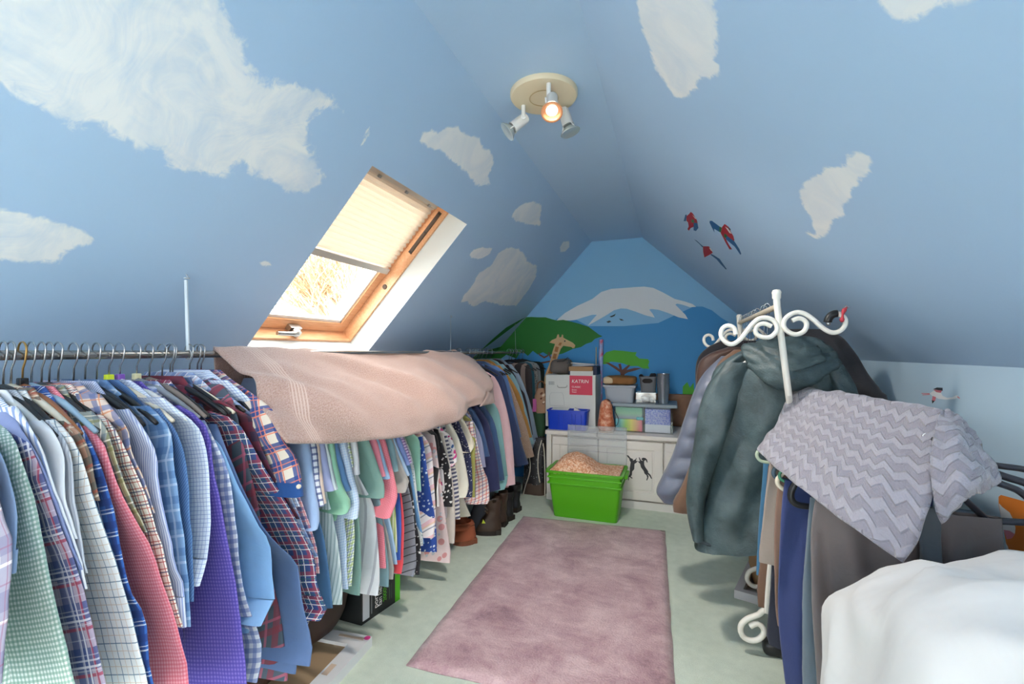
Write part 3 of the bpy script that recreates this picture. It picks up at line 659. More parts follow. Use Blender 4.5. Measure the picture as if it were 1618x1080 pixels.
# ------------------------------------------------------------------ long clothes rail hung from the slope
rail = thing('clothes_rail', 'long chrome clothes rail hung from the sloping ceiling on wires', 'clothes rail', (RX, 0, RZ))
CHROME = plain('chrome tube', 'A9A49E', .22, .12, 20, Metallic=.85)
MB().tube([(0, -.55, 0), (0, 3.61, 0)], .0096, 20).build('pole', CHROME, rail, True, 40)
STEEL = plain('galvanised wire', 'C9CDD0', .35, Metallic=.5)
for px, py, pb in ((292, 436, 297), (711, 499, 712), (813, 512, 815)):
    top = onL(px, py); y = top.y; yb = atX(pb, 556, RX).y; q = Vector((top.x-RX, y, top.z-RZ)); near = px < 300
    wr = MB().tube([q+Vector((.004, 0, -.012)), Vector((0, yb, .009))], .0042 if near else .0011, 6).build('suspension_wire', plain('white strap', 'DDE6EC', .5) if near else STEEL, rail)
    hk = [q+Vector((-.01, 0, .012)), q+Vector((.006, 0, .004))]+[q+Vector((.008+.006*math.cos(a), .006*math.sin(a), -.006+.0*a)) for a in [k*.7 for k in range(9)]]
    MB().tube(hk, .0014, 6).build('ceiling_hook', STEEL, wr)
    MB().tube([Vector((.0125*math.cos(a), yb, .0125*math.sin(a))) for a in [k*math.pi/8 for k in range(17)]], .0012, 6).build('loop', STEEL, wr)
G = lambda *k, **kw: garment(*k, **dict(dict(layer=True), **kw))
W = 'FFFFFF'
LONG = dict(cuff=True)
# ---- long-sleeved shirts at the near end, from the frame edge towards the towel
G('flannel_shirt', 'grey mauve wide plaid flannel shirt at the left frame edge', 'shirt', windowpane('grey mauve plaid', 'BDB8BE', [(.075, .35, '6C6A8C', .55, 0), (.075, .06, 'F4F0F2', .7, .5), (.05, .05, '8A4A66', .5, .2)]), [(-75, 640), (-45, 672), (-22, 705), (8, 815), (22, 862), (17, 935), (6, 1058), (2, 1120)], hanger=False, xs=-.93)
G('oxford_shirt', 'light blue shirt whose sleeve shows at the left frame edge', 'shirt', cloth('oxford blue', 'A9C3EA'), [(-62, 636), (-30, 668), (0, 710), (17, 751), (29, 807), (28, 835), (23, 866), (16, 905)], hanger=False, cuff=True)
G('gingham_shirt', 'sage green fine gingham shirt at the near end', 'shirt', gingham('green gingham', 'EAF1EC', '6FA08E', .0075, .6), [(-45, 632), (-5, 665), (25, 696), (49, 751), (65, 807), (83, 913), (96, 974), (122, 1080), (130, 1120)], kind='grey', amp=.008, sw=.13)
G('flannel_shirt', 'navy and red large plaid shirt with white lines', 'shirt', windowpane('navy red plaid', 'B9A9BE', [(.07, .45, '2C4686', .8, 0), (.07, .07, 'A83A55', .85, .45), (.07, .05, 'EDEAF2', .8, .62), (.07, .04, 'EDEAF2', .6, .75), (.023, .08, 'E6E4F0', .35, .3)]), [(-30, 626), (8, 660), (40, 690), (66, 738), (90, 800), (106, 850), (119, 880), (147, 986), (168, 1080), (175, 1120)], kind='black', sw=.12)
G('dress_shirt', 'periwinkle grey shirt with only its shoulder showing', 'shirt', cloth('periwinkle', '8C9AC6'), [(-18, 622), (14, 650), (36, 682), (52, 715), (66, 755), (82, 830), (100, 900)], kind='taupe')
G('striped_shirt', 'white shirt with bold slanting blue stripes', 'shirt', stripes('bold blue stripe', 'F1F4FA', '6F92CC', .011, .42, .8), [(-6, 620), (24, 642), (50, 676), (72, 715), (86, 762), (98, 815), (108, 860), (118, 930)], kind='black')
G('dress_shirt', 'plain white shirt between two striped shirts', 'shirt', cloth('plain white cotton', 'EDF0F4', weave=.15), [(10, 616), (34, 634), (64, 664), (86, 684), (101, 714), (105, 742), (107, 790), (114, 850)], kind='white', ish=3)
G('dress_shirt', 'pale grey striped shirt beside the plain white one', 'shirt', stripes('grey pinstripe', 'C6CBD4', '8892A4', .007, .35, .6), [(24, 616), (52, 636), (80, 664), (105, 698), (117, 735), (121, 790), (126, 850), (134, 905)], kind='black', ish=3)
G('check_shirt', 'white shirt with thin grey blue windowpane check', 'shirt', windowpane('windowpane check', 'F0F1F0', [(.026, .07, '5D7E96', .85, 0), (.026, .05, 'D9BFA8', .7, .5)]), [(40, 616), (62, 634), (84, 662), (111, 688), (131, 722), (147, 765), (156, 795), (180, 868), (206, 958), (222, 1016), (237, 1080), (244, 1120)], kind='black', amp=.007, sw=.13, ish=3)
G('flannel_shirt', 'brown and olive plaid flannel shirt', 'shirt', windowpane('brown olive plaid', 'B98E78', [(.045, .4, '5C5F58', .75, 0), (.045, .08, 'E8D9C4', .7, .5), (.045, .12, 'B0563E', .7, .7)]), [(52, 612), (76, 630), (104, 664), (131, 690), (145, 720), (152, 755), (156, 790)], kind='cream', ish=3)
G('flannel_shirt', 'royal blue plaid shirt beside the pink gingham', 'shirt', windowpane('royal blue plaid', '2F62B4', [(.04, .3, '1E3C80', .8, 0), (.04, .06, 'DDE8F6', .8, .4), (.04, .04, 'DDE8F6', .7, .55)]), [(70, 610), (96, 630), (122, 668), (146, 706), (168, 757), (184, 818), (192, 870), (204, 930), (228, 975), (236, 1050), (242, 1110)], kind='copper', ish=3)
G('gingham_shirt', 'coral pink gingham shirt', 'shirt', gingham('pink gingham', 'F6A9B4', 'DE5A70', .0065, .55), [(84, 610), (112, 628), (139, 672), (164, 701), (178, 734), (196, 776), (228, 840), (240, 862), (258, 913), (278, 974), (294, 1024), (300, 1062), (302, 1110)], kind='blue', amp=.008, sw=.14, ish=3)
G('flannel_shirt', 'olive and blue soft plaid shirt behind the pink gingham', 'shirt', windowpane('olive blue plaid', 'C9C3A6', [(.06, .4, '5F7480', .7, 0), (.06, .12, '7A7A48', .7, .55), (.06, .05, 'F1EAD8', .7, .8)]), [(100, 608), (122, 628), (144, 650), (168, 676), (183, 718), (193, 745), (198, 790), (205, 840)], kind='black', ish=3)
G('tattersall_shirt', 'cream tattersall shirt with red and navy check', 'shirt', windowpane('tattersall', 'F2EADF', [(.013, .16, 'B4483C', .8, 0), (.026, .09, '38456E', .85, .27)]), [(112, 606), (136, 622), (158, 654), (180, 676), (201, 714), (220, 753), (234, 792), (252, 852), (268, 915), (274, 955), (278, 990)], kind='black', ish=3)
G('flannel_shirt', 'peach and navy plaid shirt with short visible shoulder', 'shirt', windowpane('peach navy plaid', 'E3CDBD', [(.04, .35, '5A6C9C', .75, 0), (.04, .08, 'D98E5E', .8, .55)]), [(126, 604), (156, 622), (184, 652), (204, 681), (209, 710), (222, 755), (236, 810)], kind='taupe')
G('striped_shirt', 'lavender blue fine striped shirt', 'shirt', stripes('lavender stripe', 'DCE3F5', '7E93CF', .0055, .45, .75), [(150, 602), (178, 624), (201, 646), (223, 672), (245, 708), (251, 732), (252, 770), (265, 832), (277, 892), (289, 922), (292, 952), (289, 990)], kind='black', ish=3, **LONG)
G('denim_shirt', 'faded blue denim look plaid shirt', 'shirt', windowpane('faded denim plaid', '7FA3CC', [(.05, .3, '4D78AE', .6, 0), (.05, .1, 'C8DAEC', .6, .5)]), [(168, 600), (203, 624), (234, 641), (264, 670), (273, 697), (277, 740), (284, 800), (291, 862), (297, 922), (300, 990)], kind='black', amp=.007, ish=3)
G('chambray_shirt', 'mid blue chambray shirt with fine slanting weave', 'shirt', stripes('blue twill', '5F84B4', '3F649A', .005, .5, .8, 'd'), [(186, 600), (222, 621), (250, 645), (278, 680), (294, 723), (298, 765), (301, 830), (304, 874), (306, 950)], kind='black', ish=3)
G('check_shirt', 'very pale blue shirt with tiny grid check', 'shirt', windowpane('tiny grid', 'DFE8F8', [(.0085, .13, '7F98CC', .8, 0)]), [(205, 600), (236, 615), (257, 628), (291, 655), (311, 671), (325, 700), (331, 737), (333, 822), (328, 880), (316, 925)], kind='cream', ish=3, cuff=True, sw=.11)
G('gingham_shirt', 'violet purple gingham shirt', 'shirt', gingham('violet gingham', '7A6AC0', '4A3E9E', .0075, .7), [(222, 602), (252, 621), (282, 640), (309, 655), (328, 675), (336, 704), (339, 738), (350, 792), (358, 837), (366, 878), (377, 940), (383, 992), (390, 1060), (394, 1110)], kind='white', ish=3, sw=.15, amp=.007)
G('gingham_shirt', 'blue and white bold gingham shirt', 'shirt', gingham('bold gingham', 'E6EAF0', '5C7ABC', .019, .6), [(248, 602), (284, 630), (322, 664), (344, 706), (361, 742), (369, 792), (374, 838), (380, 902), (392, 958), (412, 1008), (413, 1045), (406, 1078)], kind='grey', ish=3, flare=.0003)
G('linen_shirt', 'light sky blue linen shirt with crumpled sleeve', 'shirt', cloth('sky linen', '86B2DE', mottle=.14), [(268, 602), (308, 636), (338, 680), (356, 722), (380, 772), (406, 824), (427, 864), (429, 918), (436, 938), (425, 963), (413, 988)], kind='black', ish=3, cuff=True, amp=.009, flare=.0004)
G('tartan_shirt', 'dark red and green tartan shirt seen only near the floor', 'shirt', windowpane('dark tartan', '4C5A68', [(.07, .25, '8C3444', .7, 0), (.07, .1, 'C8607A', .6, .3)]), body=[(326, 588), (350, 606), (370, 640), (400, 760), (420, 880), (440, 960), (455, 1055), (455, 1075)], hanger=False, xs=-.985, flare=.0002, layer=False)
G('chambray_shirt', 'grey blue chambray shirt hanging lowest beside the plaid sleeve', 'shirt', cloth('grey chambray', '5F78A4', weave=.5, mottle=.2), [(300, 596), (330, 640), (342, 670), (356, 715), (382, 772), (410, 826), (446, 866), (470, 892), (478, 950), (494, 1018), (490, 1052)], kind='cream', ish=3, amp=.006, sw=.14)
G('plaid_shirt', 'navy red and white plaid shirt with a wide swinging sleeve', 'shirt', windowpane('navy red white plaid', '3C5088', [(.042, .22, '9A3E56', .8, 0), (.042, .06, 'F3EFEA', .9, .42), (.042, .04, 'F3EFEA', .85, .78), (.042, .05, '2E6E6A', .7, .6)]), [(268, 600), (292, 621), (332, 650), (372, 664), (396, 697), (421, 741), (443, 777), (464, 811), (482, 850), (496, 880), (502, 926), (517, 962), (506, 980)], kind='taupe', ish=3, cuff=True, sw=.14, flare=.0004, amp=.008)
G('buffalo_check_shirt', 'maroon and navy buffalo check shirt', 'shirt', windowpane('buffalo check', '43304A', [(.05, .5, '7E2C3E', .6, 0)]), [(288, 594), (313, 613), (346, 632), (378, 649), (401, 662), (413, 703), (429, 762), (440, 820)], kind='black', ish=3)
G('plaid_shirt', 'pale blue and white soft plaid shirt', 'shirt', windowpane('soft blue plaid', 'C4D3EA', [(.03, .4, '5F80BA', .6, 0), (.03, .08, 'F6F2EC', .8, .6), (.06, .05, 'D89A8A', .6, .2)]), [(304, 588), (330, 602), (364, 627), (401, 656), (423, 672), (440, 720), (450, 764), (462, 796), (472, 830), (480, 880)], kind='black', ish=3)
G('check_shirt', 'small white and blue check shirt tucked under the towel edge', 'shirt', windowpane('small check', 'DCE6F4', [(.01, .2, '6A8CC8', .7, 0)]), [(330, 584), (358, 600), (391, 626), (412, 650), (432, 690), (444, 740), (456, 800)], kind='black')
G('check_shirt', 'pink and navy check shirt behind the rolled cuff shirt', 'shirt', windowpane('pink navy check', 'E2C4C4', [(.026, .35, '3C5490', .75, 0), (.026, .1, 'D0707C', .8, .5)]), [(342, 584), (381, 609), (418, 642), (431, 666), (445, 710), (462, 800), (478, 860), (486, 905)], kind='black')
rc = G('plaid_shirt', 'navy coral and cream plaid shirt with a rolled navy cuff', 'shirt', windowpane('navy coral plaid', 'E8DCCB', [(.05, .42, '27468C', .9, 0), (.05, .07, 'E8866A', .9, .55), (.05, .05, 'E8866A', .8, .8)]), [(348, 584), (372, 604), (400, 623), (430, 651), (447, 695), (466, 722), (476, 766), (478, 784)], body=[(348, 584), (372, 604), (430, 651), (445, 700), (462, 800), (480, 860), (498, 940)], kind='black', ish=3, cuff=True, cuffmat=cloth('navy turn-up', '1F4E8E'), sw=.10, short=True, layer=False, xs=-.915)
cz = atX(472, 768, -.862)
MB().lathe([(0, 0), (.005, 0), (.006, .0015), (.004, .003), (0, .002)], 12, cz-Vector(rc.location), (.7, -.7, 0)).build('button', plain('cream button', 'E9DDC8', .4), rc, True)
# size clips on some hanger necks
HG = [o for o in bpy.data.objects if o.name.startswith('coat_hanger') and o.get('label')]
for px, col, nm in ((29, '1B1C20', 'black'), (175, 'DDF03C', 'yellow'), (199, '8A5CC0', 'purple'), (214, 'E8E4B8', 'cream'), (323, 'DDE4A8', 'pale yellow'), (363, 'D8403C', 'red')):
    yy = atX(px, 592, RX).y; o = min(HG, key=lambda h: abs(h.location.y-yy))
    c = MB().rbox((-.006, -.007, -.066), (.008, .007, -.048), .002).build('size_clip', plain(nm+' clip', col, .5), o); c['label'] = nm+' size clip'
# ---- short-sleeved shirts hanging out below the pink towel
G = garment
SS = dict(hanger=False, collar=False, short=True, group='shirts below the pink towel', sw=.10, sthick=.016)
def N(px): return [(px-38, 598), (px-14, 640)]
def top(*p): return N(p[0][0])+list(p)
G('short_sleeved_shirt', 'light blue short sleeved shirt next to the rolled cuff', 'shirt', cloth('light blue poplin', 'A4BFE6'), top((475, 668), (486, 702), (494, 760), (501, 815), (497, 838)), **SS)
G('chambray_shirt', 'deep blue chambray shirt whose body hangs beside the plaid sleeve', 'shirt', cloth('deep chambray', '4E7AAA', mottle=.2), body=top((478, 668), (490, 720), (500, 800), (512, 852), (520, 905), (524, 962)), hanger=False, collar=False, group='shirts below the pink towel', flare=.0001)
G('short_sleeved_shirt', 'navy and white checked short sleeve shirt', 'shirt', windowpane('navy white check', 'E6EAF2', [(.018, .35, '3A4E8E', .8, 0)]), top((488, 668), (497, 705), (503, 760), (509, 800)), **SS)
G('short_sleeved_shirt', 'beige short sleeved shirt between blue ones', 'shirt', cloth('beige poplin', 'DCC9BC'), top((495, 668), (503, 705), (508, 760), (513, 796)), **SS)
G('short_sleeved_shirt', 'lavender blue short sleeved shirt', 'shirt', cloth('lavender poplin', 'A9B2DC'), top((502, 668), (510, 705), (519, 755), (525, 776)), **SS)
G('short_sleeved_shirt', 'pale aqua short sleeved shirt with a striped body', 'shirt', stripes('aqua stripe', 'DDE9EA', '8FB0B4', .012, .35, .7), top((508, 668), (517, 705), (526, 750), (531, 774)), top((508, 668), (515, 760), (528, 815), (536, 870), (541, 945), (540, 955)), **SS)
G('short_sleeved_shirt', 'mint green short sleeved shirt with a wide folded sleeve', 'shirt', cloth('mint poplin', '93C9AC'), top((517, 668), (526, 715), (536, 765), (551, 796), (545, 812)), **SS)
G('short_sleeved_shirt', 'denim blue short sleeved shirt', 'shirt', cloth('denim poplin', '5E88B8', mottle=.2), top((525, 668), (533, 705), (546, 755), (553, 775)), **SS)
G('short_sleeved_shirt', 'baby blue short sleeved shirt with a tiny check', 'shirt', windowpane('baby blue check', 'B9D0EE', [(.008, .2, 'E9F1FB', .7, 0)]), top((535, 668), (545, 705), (557, 757), (566, 792), (564, 819)), top((535, 668), (538, 770), (547, 850), (551, 930)), **SS)
G('short_sleeved_shirt', 'lime white and blue checked short sleeve shirt', 'shirt', windowpane('lime check', 'E5EBDA', [(.016, .25, '9CB84E', .6, 0), (.016, .12, '5478B8', .8, .5)]), top((543, 668), (552, 705), (558, 738)), top((543, 668), (548, 770), (558, 815), (558, 880), (556, 925)), **SS)
G('short_sleeved_shirt', 'white shirt with soft grey vertical stripes', 'shirt', stripes('soft grey stripe', 'E3E5EA', 'A9A9B6', .05, .2, .7), top((551, 668), (562, 702), (566, 750)), top((551, 668), (562, 740), (590, 795), (597, 850), (601, 905), (598, 940)), **dict(SS, sw=.13))
G('short_sleeved_shirt', 'sage green short sleeved shirt with the widest sleeve', 'shirt', cloth('sage poplin', '7FA39A', mottle=.05), top((562, 664), (584, 698), (600, 742), (608, 768), (607, 786)), top((562, 664), (560, 770), (569, 830), (572, 900), (569, 940)), **dict(SS, sw=.2))
G('short_sleeved_shirt', 'salmon pink short sleeved shirt', 'shirt', cloth('salmon poplin', 'E58A9C'), top((575, 664), (594, 698), (602, 725), (609, 752)), **SS)
G('short_sleeved_shirt', 'powder blue short sleeved shirt beside the salmon pink one', 'shirt', cloth('powder blue poplin', '9CBADC'), top((580, 664), (598, 698), (608, 730), (616, 756)), **SS)
G('short_sleeved_shirt', 'slate teal short sleeved shirt with a wide flat sleeve', 'shirt', cloth('slate teal poplin', '7E9FA8', mottle=.05), top((596, 662), (620, 696), (627, 725), (630, 744)), top((596, 662), (598, 760), (607, 840), (613, 890), (613, 928)), **dict(SS, sw=.18))
G('gingham_shirt', 'rose gingham shirt with a drooping puffed sleeve', 'shirt', gingham('rose gingham', 'F0A0AC', 'D8506A', .006, .5), top((596, 664), (612, 710), (622, 750), (628, 785), (616, 818)), top((596, 664), (601, 780), (606, 850), (609, 898)), **dict(SS, sw=.13))
G('short_sleeved_shirt', 'ice blue short sleeved shirt', 'shirt', cloth('ice blue poplin', 'A8C6E6'), top((606, 662), (625, 698), (637, 725), (648, 750)), top((606, 662), (606, 770), (621, 850), (627, 892)), **SS)
G('short_sleeved_shirt', 'warm grey shirt with an angled sleeve end', 'shirt', cloth('warm grey poplin', 'A9A6A2'), top((608, 662), (624, 705), (638, 742), (646, 760), (640, 778)), top((608, 662), (600, 780), (615, 850), (623, 905), (621, 915)), **dict(SS, sw=.15))
G('short_sleeved_shirt', 'periwinkle short sleeved shirt with a narrow sleeve', 'shirt', cloth('periwinkle poplin', '7F92CC'), top((615, 660), (632, 695), (641, 716), (648, 734)), **SS)
G('short_sleeved_shirt', 'purple and white striped short sleeved shirt', 'shirt', stripes('purple stripe', 'D9C6E4', '7A4A9E', .012, .5, .8, 'v'), top((622, 660), (637, 693), (644, 711), (650, 731)), **SS)
# ---- tops, tunics and skirts further along, most without sleeves on show
NS = dict(hanger=False, collar=False, group='tops and dresses on the long rail', xs=-.965, flare=.0001)
def low(*p): return [(p[0][0]-34, 596), (p[0][0]-12, 640)]+list(p)
G('striped_blouse', 'yellow green striped top as a thin strip', 'top', stripes('lime stripe', 'E9EBC8', 'A8B858', .012, .5), body=low((612, 700), (624, 790), (628, 850), (628, 872)), **NS)
G('polo_shirt', 'royal blue top as a thin strip beside the coral one', 'top', cloth('royal jersey', '3E62BC'), body=low((618, 700), (631, 780), (634, 830), (632, 885)), **NS)
G('polo_shirt', 'bright coral red top as a thin strip', 'top', cloth('coral jersey', 'F2545E'), body=low((622, 700), (635, 785), (639, 830), (637, 895), (634, 906)), **NS)
G('striped_skirt', 'grey skirt with black wavy stripes', 'skirt', stripes('grey black wave', '8B8E98', '2C2E36', .030, .14, .9, 'v'), body=low((628, 690), (646, 770), (652, 800), (656, 850), (658, 890), (654, 910)), **NS)
G('floral_skirt', 'black skirt with small white flowers', 'skirt', cloth('black white floral', '26262C', spots=[(70, .28, 'E8E6E2'), (40, .16, 'B9A6B0')]), body=low((632, 690), (650, 770), (658, 820), (665, 865), (662, 908)), **NS)
G('jersey_shirt', 'cornflower blue top beside the lace edged one', 'top', cloth('cornflower jersey', '6C9CCB'), body=low((634, 690), (649, 735), (658, 790), (666, 830), (671, 858)), **NS)
G('lace_blouse', 'white lace edged top with a speckled weave', 'top', cloth('white lace', 'DDE3E2', spots=(110, .3, '9BB0B0'), weave=.8), body=low((638, 685), (652, 725), (661, 790), (668, 850), (668, 862)), **NS)
G('sleeveless_blouse', 'mint green sleeveless top', 'top', cloth('mint jersey', '9FD3BE'), body=low((650, 680), (663, 697), (664, 740), (666, 775)), **NS)
G('striped_tunic', 'white tunic with pink and grey horizontal bands', 'tunic', cloth('pink banded white', 'F4ECEC', [('v', .07, .35, 'EFA9B6', .6), ('v', .07, .08, '6E7E94', .8, .5), ('v', .07, .12, 'EBCBA0', .6, .75)]), body=low((660, 675), (680, 705), (685, 760), (688, 816), (684, 850)), **dict(NS, amp=.008))
G('cobalt_print_skirt', 'cobalt blue and white print skirt hem near the floor', 'skirt', cloth('cobalt print', '2E52A8', spots=(60, .3, 'DCE6F2')), body=low((668, 690), (684, 800), (689, 840), (690, 872)), **NS)
G('monochrome_blouse', 'white top with a broad black trim', 'top', cloth('white black trim', 'E8E6E4', [('u', .16, .22, '26262A', 1, .55)]), body=low((676, 672), (693, 690), (694, 730), (692, 770), (694, 800)), **NS)
G('floral_blouse', 'white blouse with a magenta flower printed sleeve', 'blouse', cloth('magenta floral', 'F1EDEE', spots=[(34, .34, 'D0408C'), (26, .22, '3E6AA8')]), low((694, 672), (713, 690), (720, 712), (723, 727), (715, 736)), body=low((694, 672), (700, 740), (706, 800), (710, 830)), **dict(NS, short=True))
G('printed_tunic', 'pale pink and grey printed tunic with pointed teal hem', 'tunic', cloth('pink grey print', 'E9D3D2', spots=[(22, .36, 'DE9A9A'), (30, .26, 'C3C6CC')]), body=low((688, 700), (697, 760), (706, 830), (713, 870), (712, 888)), **dict(NS, amp=.009))
G('printed_blouse', 'black top with white floral sprigs', 'top', cloth('black sprig', '24252A', spots=(55, .3, 'E9E7E2')), body=low((696, 690), (712, 745), (715, 780), (715, 800)), **NS)
G('long_blouse', 'plain beige long top', 'top', cloth('beige jersey', 'D4CCC2'), body=low((702, 690), (718, 780), (719, 840), (718, 858)), **NS)
G('striped_blouse', 'navy and white striped top', 'top', stripes('navy breton', 'EDEAE6', '2E3866', .02, .5, .9, 'v'), body=low((706, 690), (722, 750), (726, 800), (727, 820)), **NS)
G('cream_blouse', 'cream blouse with a gathered puffed sleeve', 'blouse', cloth('cream voile', 'E8E6D6'), low((712, 668), (724, 690), (733, 722), (741, 766), (736, 785)), body=low((712, 668), (722, 740), (734, 790), (744, 815)), **dict(NS, short=True, sw=.12))
G('dotted_dress', 'navy dress with white dots', 'dress', cloth('navy dot', '2C3358', spots=(90, .25, 'E6E6EA')), body=low((724, 664), (743, 715), (747, 765), (746, 785)), **NS)
G('knitted_shirt', 'cream short sleeved knit top', 'top', cloth('cream knit', 'EBE6D2'), low((730, 660), (742, 682), (750, 702), (744, 714)), **dict(NS, short=True))
G('jersey_shirt', 'khaki green top beside the lavender jumper', 'top', cloth('khaki jersey', 'A2A25A'), body=low((734, 655), (750, 672), (751, 720), (751, 785)), **NS)
G('lavender_jumper', 'lavender grey fine knit jumper', 'jumper', cloth('lavender knit', '9FA4C4'), low((738, 652), (752, 672), (762, 697), (768, 737)), **dict(NS, short=True))
G('plaid_tunic', 'white tunic with red and navy plaid', 'tunic', windowpane('red navy plaid on white', 'F2EAE8', [(.04, .12, 'D85A50', .8, 0), (.04, .1, '3A4A86', .8, .5), (.02, .08, 'E8A48C', .6, .2)]), body=low((745, 660), (762, 735), (770, 755), (774, 788), (770, 796)), **NS)
G('denim_blouse', 'dark denim blue blouse', 'blouse', cloth('dark denim', '41608E', mottle=.2), low((746, 645), (760, 668), (768, 695), (774, 720)), **dict(NS, short=True))
G('navy_cardigan', 'navy long sleeved cardigan under the towel corner', 'cardigan', cloth('navy knit', '2E3560', weave=.5), low((752, 640), (772, 668), (784, 720), (790, 772)), **NS)
G('blue_cardigan', 'petrol blue cardigan beside the navy one', 'cardigan', cloth('petrol knit', '3F5E8A', weave=.5), low((760, 636), (780, 664), (788, 702), (797, 757)), **NS)
G('teal_cardigan', 'pale teal cardigan with ribbed cuff', 'cardigan', cloth('pale teal knit', '86B8BA', weave=.4), low((768, 628), (788, 650), (797, 710), (802, 752), (797, 772)), **dict(NS, cuff=True))
# ---- cardigans, jackets and dark things beyond the towel
FR = dict(group='jumpers and jackets at the far end of the rail', xs=-.975, flare=.0003)
G('pink_cardigan', 'fluffy pastel pink long cardigan', 'cardigan', cloth('fluffy pink', 'E9C3C8', weave=1., rough=.95), [(742, 574), (760, 583), (783, 597), (797, 634), (809, 692), (814, 764)], kind='black', amp=.007, **FR)
G('puffer_jacket', 'navy quilted puffer jacket', 'jacket', cloth('navy nylon', '2C3F6A', rough=.5), [(756, 571), (772, 579), (794, 593), (806, 634), (823, 697), (833, 731)], kind='black', quilt=(.05, .008), sthick=.018, sw=.11, **FR)
G('blue_jumper', 'mid blue jumper squeezed behind the puffer jacket', 'jumper', cloth('mid blue knit', '5A7CB2'), [(764, 570), (782, 577), (800, 592), (812, 640), (824, 690)], kind='black', **FR)
G('tan_jacket', 'tan flecked knit jacket', 'jacket', cloth('tan fleck', 'B59A86', weave=1., spots=(160, .25, 'E0CDB8')), [(768, 570), (786, 578), (806, 606), (829, 667), (843, 720)], kind='black', **FR)
G('mustard_jumper', 'mustard yellow jumper at the far end', 'jumper', cloth('mustard knit', 'BF8C42'), [(772, 568), (790, 577), (811, 604), (826, 636), (840, 690)], kind='black', **FR)
G('aqua_jumper', 'aqua blue jumper at the far end', 'jumper', cloth('aqua knit', '8FB9C2'), [(777, 567), (795, 575), (818, 604), (837, 672), (843, 700)], kind='black', **FR)
G('dark_jacket', 'black jacket with dark red lining', 'jacket', cloth('black red wool', '2A2227', [('u', .12, .3, '7A2A30', .8)]), [(783, 567), (803, 576), (829, 622), (841, 686)], kind='black', **FR)
G('grey_jumper', 'grey blue fine knit jumper at the front of the far group', 'jumper', cloth('grey blue knit', '93A6B8'), [(790, 566), (808, 575), (824, 598), (840, 646), (853, 708)], kind='black', cuff=True, **FR)
ND = dict(group='trousers and skirts at the rail end', xs=-1.0, flare=0.0, collar=False, hanger=True, ish=1)
G('skirt', 'black and taupe skirt on a clip hanger', 'skirt', cloth('black taupe', '3A3436', [('u', .09, .4, 'A89488', .8)]), body=[(818, 573), (838, 580), (842, 640), (845, 680)], kind='black', **ND)
G('skirt', 'dark teal skirt at the rail end', 'skirt', cloth('dark teal', '1F5664'), body=[(822, 572), (842, 579), (846, 640), (848, 670)], kind='black', **ND)
G('skirt', 'black and white snake print skirt', 'skirt', cloth('snake print', '9A9A98', spots=[(80, .3, '303032'), (50, .2, 'DAD8D4')]), body=[(828, 571), (847, 578), (850, 620), (846, 665)], kind='black', **ND)
G('trousers', 'pale grey trousers folded on a hanger', 'trousers', cloth('pale grey wool', 'A4ACB0'), body=[(833, 570), (851, 577), (855, 610), (852, 660)], kind='black', **ND)
G('trousers', 'very dark green trousers at the very end of the rail', 'trousers', cloth('bottle green', '24352F'), body=[(838, 570), (858, 575), (860, 610), (858, 645)], kind='black', **ND)
# ------------------------------------------------------------------ pink bath towel thrown over rail and shirts
def net(name, ctrl, n, m, mat, parent, solid=.006, wr=.004, seed=1, wfreq=(8, 8), pleats=()):
    """ctrl: rows of 3D control points -> smooth sheet of n x m"""
    R1 = [cr(r, m) for r in ctrl]
    cols = [cr([R1[i][j] for i in range(len(R1))], n) for j in range(m)]
    rows = [[cols[j][i] for j in range(m)] for i in range(n)]
    out = []
    for i in range(n):
        rr = []
        for j in range(m):
            a = rows[min(i+1, n-1)][j]-rows[max(i-1, 0)][j]; b = rows[i][min(j+1, m-1)]-rows[i][max(j-1, 0)]
            nn = a.cross(b); nn = nn.normalized() if nn.length > 1e-12 else Vector((0, 0, 1))
            pl = sum(A*math.sin(6.283*(f*j/m+g*i/n)+ph)*max(0, min(1, (i/n-.42)*4)) for A, f, g, ph in pleats)
            rr.append(rows[i][j]+nn*pl+nn*wr*(max(.15, min(1, (i/n-.36)*4)) if pleats else 1)*(mnoise.noise(Vector((i/n*wfreq[0], j/m*wfreq[1]-i/n*3, seed)))+.5*mnoise.noise(Vector((i/n*wfreq[0]*2.3, j/m*wfreq[1]*2.1, seed+5)))))
        out.append(rr)
    return grid_mesh(name, out, mat, parent, solid=solid)
t = NT('pink terry towel', 'DDC0B4', .95); t.b.inputs['Sheen Weight'].default_value = .4
uv = t.coord('UV'); sp = t.n('ShaderNodeSeparateXYZ', {0: uv}); u = sp.outputs[0]
band = t.math('MULTIPLY', t.math('GREATER_THAN', u, .085), t.math('LESS_THAN', u, .135))
rib = t.math('MULTIPLY', band, t.math('LESS_THAN', t.math('FRACT', t.math('MULTIPLY', u, 110)), .45))
nz = t.noise(220, 3, uv)
t.base(t.mix(t.math('MULTIPLY', rib, .75), t.ramp(nz.outputs[0], (.3, 'AC8A7E'), (.7, 'C9AEA4')), 'D8C4BA'))
h = t.math('ADD', t.math('MULTIPLY', nz.outputs[0], t.math('SUBTRACT', 1., t.math('MULTIPLY', band, .8))), t.math('MULTIPLY', rib, .3)); t.bump(h, .7, .006)
def row(L): return [atX(px, py, X) for px, py, X in L]
